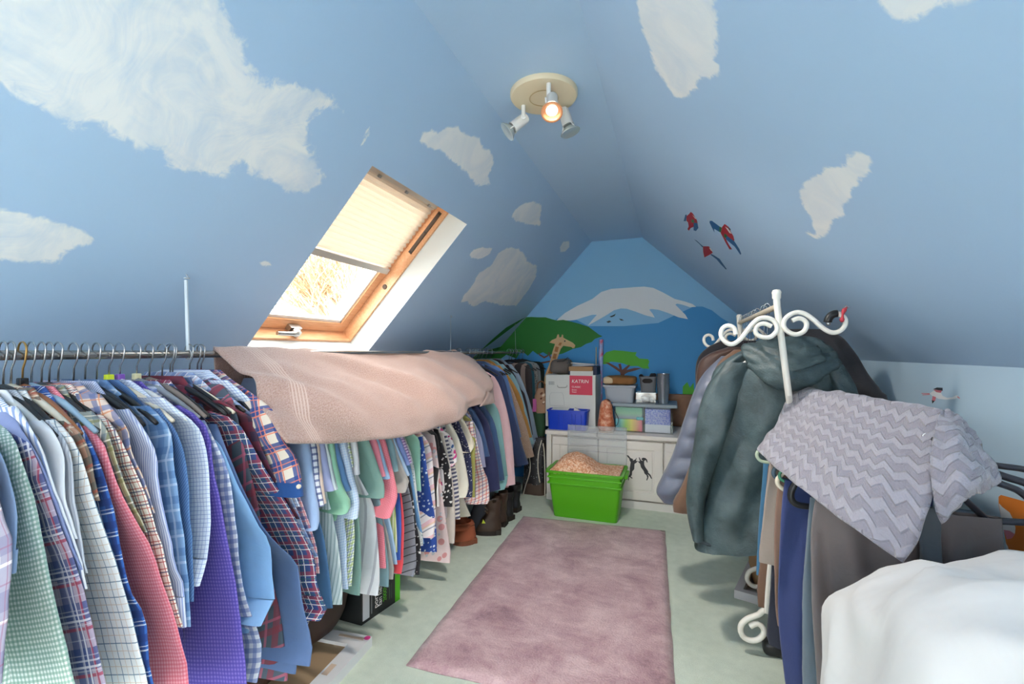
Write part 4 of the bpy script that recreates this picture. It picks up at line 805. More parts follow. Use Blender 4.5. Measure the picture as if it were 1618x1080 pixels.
ctrl = [
    row([(345, 640, -1.27), (420, 640, -1.27), (520, 640, -1.27), (620, 640, -1.27), (700, 640, -1.27), (752, 620, -1.24)]),
    row([(338, 558, -1.19), (410, 558, -1.19), (510, 562, -1.19), (600, 566, -1.19), (680, 564, -1.19), (718, 558, -1.19)]),
    row([(340, 552, -1.165), (420, 553, -1.165), (520, 558, -1.165), (610, 562, -1.165), (690, 558, -1.165), (724, 553, -1.165)]),
    row([(362, 572, -1.115), (440, 570, -1.11), (530, 578, -1.10), (620, 582, -1.09), (700, 572, -1.10), (745, 565, -1.11)]),
    row([(400, 610, -1.00), (470, 612, -.985), (555, 616, -.965), (640, 616, -.955), (720, 604, -.97), (768, 592, -1.0)]),
    row([(428, 650, -.90), (500, 654, -.89), (575, 656, -.885), (655, 652, -.885), (728, 636, -.90), (776, 612, -.94)]),
    row([(452, 699, -.865), (520, 698, -.865), (590, 695, -.865), (655, 686, -.87), (718, 664, -.885), (764, 632, -.93)]),
]
tw = net('bath_towel', ctrl, 60, 90, t.m, None, .007, .012, 3, (5, 7), [(.012, 2.6, -1.6, .4), (.009, 4.3, -3.1, 1.7), (.006, 7.1, -4.6, .9)])
tag(tw, 'pink beige bath towel draped over the clothes rail', 'towel')
ctrl = [row([(726, 556, -1.165), (748, 567, -1.15)]), row([(752, 572, -1.10), (766, 584, -1.08)]), row([(768, 596, -1.0), (777, 608, -.99)]), row([(770, 620, -.93), (780, 630, -.935)]), row([(758, 642, -.90), (782, 636, -.92)])]
tw2 = net('folded_corner', ctrl, 20, 8, t.m, tw, .007, .004, 9, (4, 3))
# ------------------------------------------------------------------ rug
c_fl, c_fr, c_nl = atZ(827, 816, 0), atZ(1051, 839, 0), atZ(641, 1052, 0); c_nr = c_fr+(c_nl-c_fl)*1.02
t = NT('mauve viscose rug', 'A98890', .7); t.b.inputs['Sheen Weight'].default_value = .3
n1 = t.noise(5.5, 7, rough=.72, dist=.4); n2 = t.noise(150, 3)
mp = t.n('ShaderNodeMapping', {'Vector': t.coord(), 'Scale': (9, 30, 9)}); n3 = t.noise(1, 5, mp.outputs[0], .65)
f = t.math('ADD', t.math('MULTIPLY', n1.outputs[0], .72), t.math('ADD', t.math('MULTIPLY', n3.outputs[0], .2), t.math('MULTIPLY', n2.outputs[0], .18)))
t.base(t.ramp(f, (.36, '8A6670'), (.50, 'BA959B'), (.66, 'DCBEC0'))); t.bump(t.math('ADD', n2.outputs[0], n3.outputs[0]), .7, .005)
RUG = t.m; rows = []
for (d, z) in ((.0, .0), (.0, .010), (.006, .0125)):
    pass
n, m = 40, 26; rows = []
for i in range(n+1):
    r = []
    for j in range(m+1):
        p = c_fl.lerp(c_nl, i/n).lerp(c_fr.lerp(c_nr, i/n), j/m)
        e = min(i, n-i, j, m-j)
        w = mnoise.noise(p*9)*.004 if e == 0 else 0
        r.append(Vector((p.x+w, p.y+w, .013 if e > 0 else .004)))
    rows.append(r)
rg = grid_mesh('rug', rows, RUG, None); tag(rg, 'mauve pink rug lying on the sage carpet', 'rug')
md = rg.modifiers.new('thickness', 'SOLIDIFY'); md.thickness = .004; md.offset = -1
# ------------------------------------------------------------------ white cabinet
YC = 3.15; zc = atY(960, 684, YC).z; x0c = atY(864, 700, YC).x; x1c = .30
CABW = plain('off white cabinet paint', 'E4E0DA', .45, .02, 6); CABG = plain('cabinet groove', 'A9A49C', .6)
cab = thing('cabinet', 'off white low cabinet with panelled doors against the gable', 'cabinet')
MB().rbox((x0c+.005, YC+.02, 0), (x1c, YB-.03, zc-.028), .002).build('body', CABW, cab)
tp = MB().rbox((x0c-.008, YC-.02, zc-.03), (-.49, YB-.02, zc), .006).build('top_board', CABW, cab)
MB().rbox((-.487, YC-.02, zc-.03), (x1c+.01, YB-.02, zc), .006).build('top_board', CABW, cab)
MB().box((x0c+.01, YC-.012, 0), (x1c, YC+.03, .05)).build('plinth', plain('cabinet plinth', 'DCDAD6', .5), cab)
MB().box((x0c, YC-.008, 0), (x0c+.035, YC+.03, zc-.03)).build('corner_post', CABW, cab)
def door(a, b, z0, z1, grooves=False):
    d = MB().rbox((a, YC-.006, z0), (b, YC+.02, z1), .003).build('door', CABW, cab)
    w = .055
    for lo, hi in (((a, z0), (b, z0+w)), ((a, z1-w), (b, z1)), ((a, z0+w), (a+w, z1-w)), ((b-w, z0+w), (b, z1-w))):
        MB().rbox((lo[0], YC-.016, lo[1]), (hi[0], YC-.005, hi[1]), .003).build('door_rail', CABW, d)
    MB().rbox((a+w+.012, YC-.011, z0+w+.012), (b-w-.012, YC-.005, z1-w-.012), .003).build('door_panel', CABW, d)
    return d
zd0, zd1 = .062, zc-.042
d1 = door(x0c+.045, -.485, zd0, zd1); d2 = door(-.475, -.06, zd0, zd1); d3 = door(-.05, x1c-.01, zd0, zd1)
# two boxing hares stencilled on the middle door
H = lambda L: [(985+x*.0926, 700+y*.0926) for x, y in L]
def stencil(pts):
    P = [atY(px, py, YC-.0122) for px, py in H(pts)]; mb = MB(); mb.prism(P, (0, .001, 0)); return mb
STC = plain('dark stencil paint', '33343A', .6)
stencil([(52, 205), (85, 205), (120, 250), (165, 270), (160, 295), (205, 275), (218, 245), (225, 255), (215, 300), (250, 305), (215, 335), (190, 350), (185, 440), (165, 465), (150, 480), (145, 540), (125, 565), (155, 590), (150, 605), (110, 575), (95, 580), (95, 630), (82, 630), (85, 570), (110, 520), (110, 420), (125, 320), (105, 290), (100, 260), (75, 235)]).build('hare_stencil', STC, d2)['label'] = 'dark stencilled hare standing up'
stencil([(262, 240), (275, 240), (300, 290), (335, 300), (305, 270), (330, 245), (375, 250), (405, 280), (415, 330), (400, 325), (380, 285), (355, 300), (355, 360), (370, 400), (425, 480), (420, 495), (465, 540), (488, 600), (475, 608), (445, 555), (405, 520), (430, 560), (425, 590), (405, 635), (390, 630), (405, 580), (395, 545), (360, 515), (345, 470), (300, 410), (285, 350), (255, 320), (250, 308), (280, 305)]).build('hare_stencil', STC, d2)['label'] = 'dark stencilled hare leaning back'
# wooden dado strip on the gable behind the boxes
dd = MB().rbox((-.35, YB-.022, zc+.0), (.35, YB-.001, atY(1070, 622, YB).z), .003).build('trim_1', pine_mat('brown dado wood', '7A4C2E', '94603A', 0)); struct(dd, 'brown wooden strip on the gable above the cabinet')
# ------------------------------------------------------------------ things on the cabinet
CARD = plain('white printed carton', 'D9DBD8', .7, .02, 5); KRAFT = plain('kraft board', 'A98660', .8, .06, 8)
Yk = 3.30; kx0, kx1, kz = atY(862, 600, Yk).x, atY(941, 600, Yk).x, atY(900, 592, Yk).z
ct = thing('carton', 'white paper towel carton with a red printed panel', 'box', (0, 0, 0))
MB().rbox((kx0, Yk, zc), (kx1, Yk+.27, kz), .003).build('box_body', CARD, ct)
MB().box((atY(901, 594, Yk).x, Yk-.002, kz-.004), (atY(937, 594, Yk).x, Yk+.004, atY(918, 585, Yk).z)).build('front_flap', CARD, ct)
MB().box((atY(899, 590, Yk).x, Yk-.004, atY(918, 586, Yk).z), (atY(936, 590, Yk).x, Yk+.05, atY(918, 579, Yk).z)).build('raised_flap', KRAFT, ct)
RED = plain('carton red print', 'D8415C', .6); GRYL = plain('carton grey print', '9AA0A4', .7)
pr = MB().box((atY(900, 600, Yk).x, Yk-.001, atY(900, 623, Yk).z), (atY(936, 600, Yk).x, Yk+.002, atY(900, 593, Yk).z)).build('red_panel', RED, ct)
def meshed(o):
    me = bpy.data.meshes.new_from_object(o.evaluated_get(bpy.context.evaluated_depsgraph_get())); n = bpy.data.objects.new('lettering', me); COL.objects.link(n)
    n.parent = o.parent; n.matrix_local = o.matrix_local.copy(); bpy.data.objects.remove(o); return n
def text(s, px, py, Y, size, mat, parent, shear=0, sx=1):
    cu = bpy.data.curves.new('lettering', 'FONT'); cu.body = s; cu.size = size; cu.shear = shear; cu.extrude = .0002
    o = bpy.data.objects.new('lettering', cu); COL.objects.link(o); o.parent = parent
    p = atY(px, py, Y); o.location = p; o.rotation_euler = (math.pi/2, 0, 0); o.scale = (sx, 1, 1); cu.materials.append(mat); return meshed(o)
INKW = plain('white ink', 'F4F2F0', .6); INKD = plain('dark ink', '4A4C50', .6)
text('KATRIN', 903, 604.5, Yk-.0025, .036, INKW, pr, .15, .98)
text('CLASSIC', 903.5, 612, Yk-.0025, .017, INKW, pr, 0, 1.05)
text('System', 903.5, 616.3, Yk-.0025, .013, INKW, pr); text('Towel', 903.5, 619.8, Yk-.0025, .013, INKW, pr)
for k in range(7): MB().box((atY(867+k*1.3, 604, Yk).x, Yk-.001, atY(867, 607.5, Yk).z), (atY(867.8+k*1.3, 604, Yk).x, Yk+.001, atY(867, 602, Yk).z)).build('barcode_bar', GRYL, ct)
MB().tube([atY(881, 608, Yk)+Vector((0, -.001, 0))]+[atY(x, y, Yk)+Vector((0, -.001, 0)) for x, y in ((881, 610.5), (884, 612), (893, 612), (896, 610.5), (896, 608))], .0016, 6).build('hand_hole', plain('dark cut line', '3A3A3C', .8), ct)
MB().tube([atY(x, y, Yk)+Vector((0, -.0005, 0)) for x, y in ((869, 638), (868.5, 624), (871, 620), (888, 620), (890, 624), (892, 640), (886, 641), (869, 640), (869, 638))], .0007, 5).build('printed_outline', GRYL, ct)
# blue tray
def tray(name, label, cat, lo, hi, h, taper, mat, wall=.004, rim=.006, ribs=0):
    root = thing(name, label, cat); x0, y0 = lo[:2]; x1, y1 = hi; z0 = lo[2]
    R = []
    def ringp(i, z):
        c = .02; a, b, c_, d_ = x0+i, x1-i, y0+i, y1-i; r = min(.02, (b-a)/4)
        pts = []
        for cx_, cy_, s in ((b-r, c_+r, -90), (b-r, d_-r, 0), (a+r, d_-r, 90), (a+r, c_+r, 180)):
            for k in range(4): an = math.radians(s+k*30); pts.append(Vector((cx_+r*math.cos(an), cy_+r*math.sin(an), z)))
        return pts
    prof = [(taper, 0), (taper*.95, .004), (rim, h-.03), (rim, h-.012), (0, h-.012), (0, h), (rim+wall, h), (taper+wall, .006)]
    rows = [ringp(i, z0+z) for i, z in prof]
    mb = MB(); n_ = len(rows[0])
    mb.v = [tuple(p) for r in rows for p in r]
    mb.f = [(i*n_+k, i*n_+(k+1) % n_, (i+1)*n_+(k+1) % n_, (i+1)*n_+k) for i in range(len(rows)-1) for k in range(n_)]+[tuple(range(n_)), tuple(reversed(range((len(rows)-1)*n_, len(rows)*n_)))]
    mb.build('body', mat, root, True, 35); return root
BLUE = plain('royal blue plastic', '1240C8', .4)
bx0, bx1 = atY(863, 660, 3.17).x, atY(928, 660, 3.17).x; bz = atY(895, 648, 3.17).z
bt = tray('storage_tray', 'royal blue open plastic tray in front of the carton', 'tray', (bx0, 3.165, zc), (bx1, 3.295), bz-zc, .012, BLUE)
for k in (.3, .42, .62, .7, .84): MB().box((bx0+(bx1-bx0)*k, 3.166, zc+.008), (bx0+(bx1-bx0)*k+.005, 3.178, bz-.028)).build('rib', BLUE, bt)
MB().prism([(bx0+.02, 3.2, bz-.012), (bx0+.15, 3.19, bz-.010), (bx0+.15, 3.28, bz+.004), (bx0+.03, 3.28, bz+.002)], (0, 0, .004)).build('paper', CARD, bt)
MB().prism([(bx0+.19, 3.19, bz-.03), (bx0+.265, 3.195, bz-.02), (bx0+.2, 3.2, bz+.02)], (0, .02, 0)).build('paper', CARD, bt)
# things piled on the carton
def cushion(name, lo, hi, mat, parent=None, amp=.006, seed=0, p=.5, n=14, freq=30):
    """soft rounded lump inside a box"""
    c = [(lo[i]+hi[i])/2 for i in range(3)]; h = [(hi[i]-lo[i])/2 for i in range(3)]; rows = []
    for i in range(n+1):
        th = math.pi*i/n; r = []
        for j in range(2*n):
            ph = 2*math.pi*j/(2*n)
            f = lambda v, e: math.copysign(abs(v)**e, v)
            q_ = Vector((f(math.sin(th), p)*f(math.cos(ph), p)*h[0], f(math.sin(th), p)*f(math.sin(ph), p)*h[1], f(math.cos(th), p)*h[2]))
            w = mnoise.noise(Vector((q_.x*freq, q_.y*freq, q_.z*freq+seed)))*amp
            if n > 50: w += (.5-abs(mnoise.noise(Vector((q_.x*7+q_.y*3, q_.y*9-q_.z*4, q_.z*6+seed)))))*amp*.7+mnoise.noise(Vector((q_.x*21, q_.y*13, q_.z*17)))*amp*.15
            r.append(Vector(c)+q_+q_.normalized()*w)
        rows.append(r)
    return grid_mesh(name, rows, mat, parent, closed=True)
a = atY(868, 592, 3.36); b = atY(901, 567, 3.36)
o = cushion('carrier_bag', (a.x, 3.34, kz), (b.x, 3.5, b.z), plain('grey fabric bag', '6E6660', .8, .15, 15), None, .012, 3, .6, 16, 22); tag(o, 'crumpled grey fabric bag on top of the white carton', 'bag')
MB().tube([atY(x, y, 3.35) for x, y in ((880, 571), (890, 570), (897, 565), (899, 566), (898, 572), (890, 580))], .004, 6).build('handle', plain('dark bag trim', '3A3B3E', .7), o)
nb = MB(); rngz = atY(920, 579, 3.38).z
np_ = thing('newspaper_pile', 'pile of papers and a navy folder on the carton', 'papers')
MB().rbox((atY(899, 580, 3.36).x, 3.34, kz), (atY(944, 580, 3.36).x, 3.5, rngz+.004), .003).build('folder', plain('navy folder', '23304E', .6), np_)
for k, (c_, dx, rz_) in enumerate((('DDE0E4', .0, .1), ('B9C3CE', .012, -.12), ('E8E6E2', -.01, .2))):
    M_ = Matrix.Translation((atY(922, 575, 3.42).x+dx, 3.42, rngz+.008+k*.007)) @ Matrix.Rotation(rz_, 4, 'Z') @ Matrix.Rotation(.06*(k-1), 4, 'Y')
    MB().box((-.085, -.06, -.003), (.085, .06, .003)).xf(M_).build('paper_sheet', plain('paper %d' % k, c_, .8), np_)
# roll of wrapping paper standing behind the carton
t = NT('printed gift wrap', '9FB0DC', .35); sw_ = t.noise(9, 3)
t.base(t.ramp(sw_.outputs[0], (.35, 'D8506A'), (.47, 'A9B8E4'), (.6, '8698D2'), (.72, 'E9EDF6')))
r0, r1 = atY(947, 640, 3.585), atY(950, 536, 3.60)
wp = MB().tube([Vector((r0.x, r0.y, zc)), r1], .018, 18).build('wrapping_paper_roll', t.m, None, True, 40); tag(wp, 'tall roll of patterned wrapping paper leaning on the gable', 'gift wrap')
MB().tube([Vector((r0.x-.03, 3.6, zc)), atY(942, 548, 3.605)], .004, 8).build('thin_stick', plain('pale stick', 'D8D2A8', .6), wp)
# salt lamp with black flex
t = NT('salt lamp rock', 'C4683C', .35); n1 = t.noise(28, 5, rough=.65)
t.base(t.ramp(n1.outputs[0], (.3, '8E3A1E'), (.48, 'C8704A'), (.68, 'EBC0A4'))); t.bump(n1.outputs[0], .8, .01)
sx, sY = atY(957.5, 660, 3.2).x, 3.2; sz1 = atY(957, 632, sY).z; Hs = sz1-zc
sl = thing('salt_lamp', 'orange rock salt lamp with a black cable on the cabinet', 'lamp', (sx, sY, zc))
rows = []
for i in range(15):
    z = Hs*i/14; u_ = i/14; rad = .058*(1-.55*u_**2.2)*(.82+.18*min(1, u_*6))*(1 if i < 14 else .3)
    rows.append([Vector((rad*math.cos(a)*(1+.10*mnoise.noise(Vector((math.cos(a)*2, math.sin(a)*2, z*14)))), rad*.85*math.sin(a)*(1+.1*mnoise.noise(Vector((math.cos(a)*2, math.sin(a)*2+5, z*14)))), z+.006)) for a in [2*math.pi*k/20 for k in range(20)]])
grid_mesh('rock', rows, t.m, sl, closed=True, cap=True)
MB().lathe([(0, 0), (.05, 0), (.052, .006), (.045, .012)], 24).build('base', plain('pale lamp base', 'D9B79A', .5), sl, True)
def rel(L, Y, o): return [atY(x, y, Y)-Vector(o) for x, y in L]
MB().tube(cr(rel([(949, 640), (953, 633), (958, 630), (963, 632), (966, 638), (972, 650), (977, 662), (975, 671), (969, 674), (962, 675)], 3.22, (sx, sY, zc)), 30), .0024, 6).build('cable', BLK, sl, True)
MB().tube(cr(rel([(953, 636), (957, 631.5), (962, 632.5), (966, 640), (967, 646)], 3.23, (sx, sY, zc)), 12), .006, 8).build('plug', BLK, sl, True)
# clear storage box with coloured packs, grey lid
t = NT('clear plastic', 'FFFFFF', .08)
tr_ = t.n('ShaderNodeBsdfTransparent', {0: (.93, .95, .96, 1)}); gl_ = t.n('ShaderNodeBsdfGlossy', {1: .08}); lw = t.n('ShaderNodeLayerWeight', {0: .25})
ms_ = t.n('ShaderNodeMixShader', {0: t.math('MULTIPLY_ADD', lw.outputs[1], .5, .04), 1: tr_.outputs[0], 2: gl_.outputs[0]}); t.link(ms_.outputs[0], t.out.inputs[0]); CLEAR = t.m
Ys = 3.24; ax0, ax1 = atY(970, 660, Ys).x, atY(1063, 660, Ys).x; az1 = atY(1015, 643, Ys).z
cb = thing('storage_box', 'clear plastic storage box with a grey lid and coloured packs inside', 'box')
sh = MB()
for lo, hi in (((ax0, Ys, zc), (ax1, Ys+.003, az1)), ((ax0, Ys+.29, zc), (ax1, Ys+.293, az1)), ((ax0, Ys, zc), (ax0+.003, Ys+.293, az1)), ((ax1-.003, Ys, zc), (ax1, Ys+.293, az1)), ((ax0, Ys, zc), (ax1, Ys+.293, zc+.003))): sh.box(lo, hi)
sh.build('clear_shell', CLEAR, cb)
GREYP = plain('cool grey plastic', '8E98A2', .45)
MB().rbox((ax0-.012, Ys-.012, az1), (ax1+.03, Ys+.30, az1+.022), .005).build('lid', plain('blue grey lid plastic', '8797A2', .4), cb)
xm = atY(1016, 660, Ys).x
def grad(name, axis, *stops):
    t = NT(name, 'FFFFFF', .5); g_ = t.coord('Generated'); s_ = t.n('ShaderNodeSeparateXYZ', {0: g_}); t.base(t.ramp(s_.outputs[axis], *stops)); return t.m
zmid = zc+(az1-zc)*.5
MB().rbox((ax0+.01, Ys+.008, zc+.006), (xm-.006, Ys+.2, zmid), .003).build('rainbow_pack', grad('rainbow print', 0, (.1, '62C2D2'), (.4, 'B4DC5A'), (.6, 'F2E060'), (.95, 'EE6E7E')), cb)
MB().rbox((ax0+.01, Ys+.010, zmid+.002), (xm-.006, Ys+.2, az1-.006), .003).build('green_pack', grad('green print', 2, (.1, '8C98A2'), (.5, '8FC69A'), (.9, '77B68A')), cb)
MB().rbox((xm-.045, Ys+.004, zmid-.004), (xm+.004, Ys+.02, zmid+.018), .006).build('teal_gadget', plain('teal plastic', '28A8B4', .4), cb)
t = NT('violet picture print', 'C9CAEA', .5); nz_ = t.noise(16, 4, t.coord('Generated')); s_ = t.n('ShaderNodeSeparateXYZ', {0: t.coord('Generated')})
t.base(t.mix(t.math('GREATER_THAN', s_.outputs[2], .35), 'E4E4EE', t.ramp(nz_.outputs[0], (.42, '6A74D2'), (.58, 'B9BAE8')))); 
MB().rbox((xm+.012, Ys+.008, zc+.004), (ax1-.014, Ys+.2, az1-.012), .003).build('violet_pack', t.m, cb)
# grey lidded box + fabric on it
Yg = 3.27; zl = az1+.022; gx0, gx1 = atY(953, 620, Yg).x, atY(1004, 620, Yg).x; gz = atY(980, 612, Yg).z
gb = tray('lidded_box', 'cool grey plastic box under a folded brown fleece', 'box', (gx0+.004, Yg, zl), (gx1-.004, Yg+.2), gz-zl, .014, plain('pale grey plastic', 'A3ABB6', .45))
MB().rbox((gx0-.002, Yg-.006, gz), (gx1+.002, Yg+.206, gz+.016), .005).build('lid', plain('pale grey plastic', 'A3ABB6', .45), gb)
fz = atY(980, 594, Yg).z
o = cushion('folded_fleece', (gx0+.0, Yg-.004, gz+.016), (gx1+.0, Yg+.18, fz), plain('brown suede fleece', '8C6238', .95, .3, 18), None, .01, 5, .55, 18, 26); tag(o, 'folded brown and cream fleece lying on the grey lidded box', 'fabric')
cushion('fleece_edge', (gx0-.004, Yg-.012, gz+.02), (gx0+.075, Yg+.1, fz-.006), plain('cream fleece', 'D4BE9C', .95, .1, 20), o, .006, 8, .6, 10, 30)
# small grey basket on a clear box, clear tumbler stack
Yb_ = 3.30; px0, px1 = atY(1005, 640, Yb_).x, atY(1036, 640, Yb_).x; pz0, pz1 = zl, atY(1020, 620, Yb_).z
gl = thing('glass_box', 'small clear plastic box holding silver foil things', 'box')
sh = MB()
for lo, hi in (((px0, Yb_, pz0), (px1, Yb_+.003, pz1)), ((px0, Yb_, pz0), (px0+.003, Yb_+.13, pz1)), ((px1-.003, Yb_, pz0), (px1, Yb_+.13, pz1)), ((px0, Yb_+.127, pz0), (px1, Yb_+.13, pz1)), ((px0, Yb_, pz1-.003), (px1, Yb_+.13, pz1)), ((px0, Yb_, pz0), (px1, Yb_+.13, pz0+.003))): sh.box(lo, hi)
sh.build('clear_shell', CLEAR, gl)
FOIL = plain('silver foil', 'B8BCC0', .3, .3, 30, Metallic=.7)
cushion('foil_parcel', (px0+.03, Yb_+.02, pz0+.004), (px1-.03, Yb_+.11, pz1-.022), FOIL, gl, .008, 2, .8, 10, 60)
cushion('foil_parcel', (px0+.085, Yb_+.015, pz0+.004), (px1-.012, Yb_+.06, pz0+.035), FOIL, gl, .006, 6, .8, 8, 60)
qx0, qx1 = atY(1009, 600, Yb_).x, atY(1038, 600, Yb_).x; qz = atY(1022, 595, Yb_).z
bk = tray('handled_basket', 'dark grey plastic basket with a cut out handle', 'basket', (qx0, Yb_, pz1), (qx1, Yb_+.13), qz-pz1, .014, plain('dark grey plastic', '666B72', .5))
hm_ = MB(); P = [atY(x, y, Yb_-.0006) for x, y in ((1015, 600), (1018, 598), (1027, 598), (1031, 600), (1031, 603), (1027, 605), (1018, 605), (1015, 603))]
hm_.prism(P, (0, -.001, 0)); hm_.build('handle_slot', plain('dark slot', '1A1414', .8), bk)
cushion('black_cloth', (qx0+.07, Yb_+.02, qz-.02), (qx1-.005, Yb_+.11, qz+.022), plain('black knit', '15161A', .9), bk, .008, 4, .8, 10, 40)
cushion('black_cloth', (qx0+.0, Yb_+.02, qz-.02), (qx0+.03, Yb_+.1, qz+.016), plain('black knit', '15161A', .9), bk, .006, 6, .8, 8, 40)
tx, tz = atY(1048, 600, 3.33).x, atY(1048, 590, 3.33).z
tm = thing('tumbler_stack', 'tall stack of clear shiny tumblers on the storage box', 'cups', (tx, 3.33, zl))
SILV = plain('shiny grey plastic', '9AA6B2', .12, .2, 25, Metallic=.65)
for k in range(5):
    z0_ = (tz-zl)*(.0+.09*k); MB().lathe([(.034, z0_), (.043, z0_+(tz-zl)*.62), (.045, z0_+(tz-zl)*.64), (.042, z0_+(tz-zl)*.64), (.033, z0_+.004), (0, z0_+.004)], 24).build('tumbler', SILV, tm, True, 40)
# ------------------------------------------------------------------ green bin full of pellets, clear lid behind it
GREEN = plain('lime green plastic', '58B318', .4)
gb_ = tray('storage_tub', 'lime green plastic tub heaped with orange pellets', 'storage tub', (-.762, 2.785, 0), (-.278, 3.085), .298, .045, GREEN, .004, .014)
for z_ in (.215, .252):
    R = []
    mb = MB(); mb.rbox((-.752+.0, 2.795, z_), (-.288, 3.075, z_+.010), .004)
    mb.build('moulded_band', GREEN, gb_)
for s_ in (-1, 1):
    xx = -.767 if s_ < 0 else -.273
    MB().rbox((xx-.012, 2.87, .262), (xx+.012, 3.0, .290), .005).build('grip', GREEN, gb_)
t = NT('orange wood pellets', 'D99A70', .9); vv = t.n('ShaderNodeTexVoronoi', {'Vector': t.coord(), 'Scale': 130.})
t.base(t.ramp(t.n('ShaderNodeSeparateColor', {0: vv.outputs['Color']}).outputs[0], (.1, 'D08C66'), (.5, 'F0B892'), (.9, 'F8D8BC'))); t.bump(vv.outputs['Distance'], .5, .006); PEL = t.m
rows = []; nI, nJ = 40, 60
for i in range(nI+1):
    r = []
    for j in range(nJ+1):
        u_, v_ = j/nJ, i/nI; x = -.742+u_*.44; y = 2.805+v_*.262
        e = min(u_, 1-u_, v_, 1-v_); hgt = .105*math.exp(-((u_-.34)/.26)**2)*(min(1, e*6)**.5)*(1-.35*abs(v_-.5)*2) + .012*u_
        hgt += .05*max(0, .3-u_)*min(1, e*8)*2
        r.append(Vector((x, y, .278+hgt+mnoise.noise(Vector((x*60, y*60, 1)))*.004)))
    rows.append(r)
pe = grid_mesh('wood_pellets', rows, PEL, None); tag(pe, 'heap of orange wood pellets filling the green tub', 'pellets', None, 'stuff')
md = pe.modifiers.new('thickness', 'SOLIDIFY'); md.thickness = .01; md.offset = -1
lx0, lx1 = atY(898, 700, 3.12).x, atY(990, 700, 3.12).x; lz1 = atY(940, 673, 3.12).z
ld = thing('clear_lid', 'clear plastic box lid leaning on the cabinet behind the green tub', 'lid')
t = NT('frosted clear plastic', 'FFFFFF', .25)
tr_ = t.n('ShaderNodeBsdfTransparent', {0: (.95, .97, .98, 1)}); gl_ = t.n('ShaderNodeBsdfDiffuse', {0: (.8, .83, .85, 1)})
ms_ = t.n('ShaderNodeMixShader', {0: .22, 1: tr_.outputs[0], 2: gl_.outputs[0]}); t.link(ms_.outputs[0], t.out.inputs[0]); FROST = t.m
MB().obox(((lx0+lx1)/2, 3.108, (lz1+.2)/2), ((lx1-lx0)/2, 0, 0), (0, .0015, 0), (0, .008, (lz1-.2)/2)).build('lid_sheet', FROST, ld)
for z_ in (.5, .62, .74, .86): 
    zz = .2+(lz1-.2)*z_; MB().obox(((lx0+lx1)/2, 3.1045+.008*(z_*2-1), zz), ((lx1-lx0)/2-.012, 0, 0), (0, .0015, 0), (0, 0, .0015)).build('lid_ridge', FROST, ld)
MB().tube([(lx0, 3.103, .2), (lx0, 3.115, lz1), (lx1, 3.115, lz1), (lx1, 3.103, .2)], .0045, 6).build('lid_rim', FROST, ld)
# ------------------------------------------------------------------ bags between rail end and cabinet
Yq = 3.35
MESHB = cloth('black mesh', '1C1C20', spots=(60, .2, '8A8E92'), rough=.5)
bg1 = thing('shopping_bag', 'black mesh bag with brown base standing left of the cabinet', 'bag')
loft('bag_body', [(atY(r_, y, Yq-.1), atY(l_, y, Yq-.1), tk) for l_, r_, y, tk in ((832, 862, 690, .03), (830, 863, 715, .05), (829, 863, 740, .055), (828, 863, 762, .06))], MESHB, bg1, 3, .008)
loft('bag_base', [(atY(r_, y, Yq-.1), atY(l_, y, Yq-.1), tk) for l_, r_, y, tk in ((828, 863, 760, .062), (827, 863, 772, .064), (827, 863, 784, .06), (828, 863, 786, .01))], plain('brown bag base', '4A3A32', .6, .15, 12), bg1, 3, .004)
for L in ([(853, 762), (850, 740), (851, 715), (856, 695)], [(826, 784), (830, 768), (836, 750), (838, 735), (836, 720)], [(861, 784), (861, 750), (860, 715), (858, 700)]):
    MB().tube(cr([atY(x, y, Yq-.18) for x, y in L], 12), .0045, 6).build('strap', plain('cream strap', 'CFC8BA', .7), bg1, True)
gbag = thing('green_bag', 'dark green cloth bag between the rail and the cabinet', 'bag')
loft('bag_body', [(atY(r_, y, Yq), atY(l_, y, Yq), tk) for l_, r_, y, tk in ((838, 860, 648, .02), (838, 861, 665, .03), (838, 861, 680, .035), (839, 860, 692, .03))], plain('forest green cloth', '2F5238', .8, .1, 10), gbag, 5, .005)
pb = thing('handbag', 'brown and cream patterned bag with a pink side above the green bag', 'bag')
loft('bag_body', [(atY(r_, y, Yq), atY(l_, y, Yq), tk) for l_, r_, y, tk in ((850, 860, 613, .02), (845, 863, 625, .03), (843, 864, 640, .03), (844, 863, 652, .02))], cloth('brown cream pattern', 'B08A70', spots=[(30, .3, '6A4030'), (22, .25, 'E0CDB6')]), pb, 6, .006)
loft('pink_side', [(atY(r_, y, Yq-.03), atY(l_, y, Yq-.03), tk) for l_, r_, y, tk in ((840, 847, 630, .012), (838, 848, 640, .016), (839, 847, 650, .012))], plain('orchid pink', 'D46AB0', .6), pb, 7, .003)
MB().tube(cr([atY(x, y, Yq) for x, y in ((848, 618), (850, 606), (856, 602), (861, 608), (862, 618))], 16), .005, 6).build('handle', plain('brown strap', '8A5C3A', .6), pb, True)
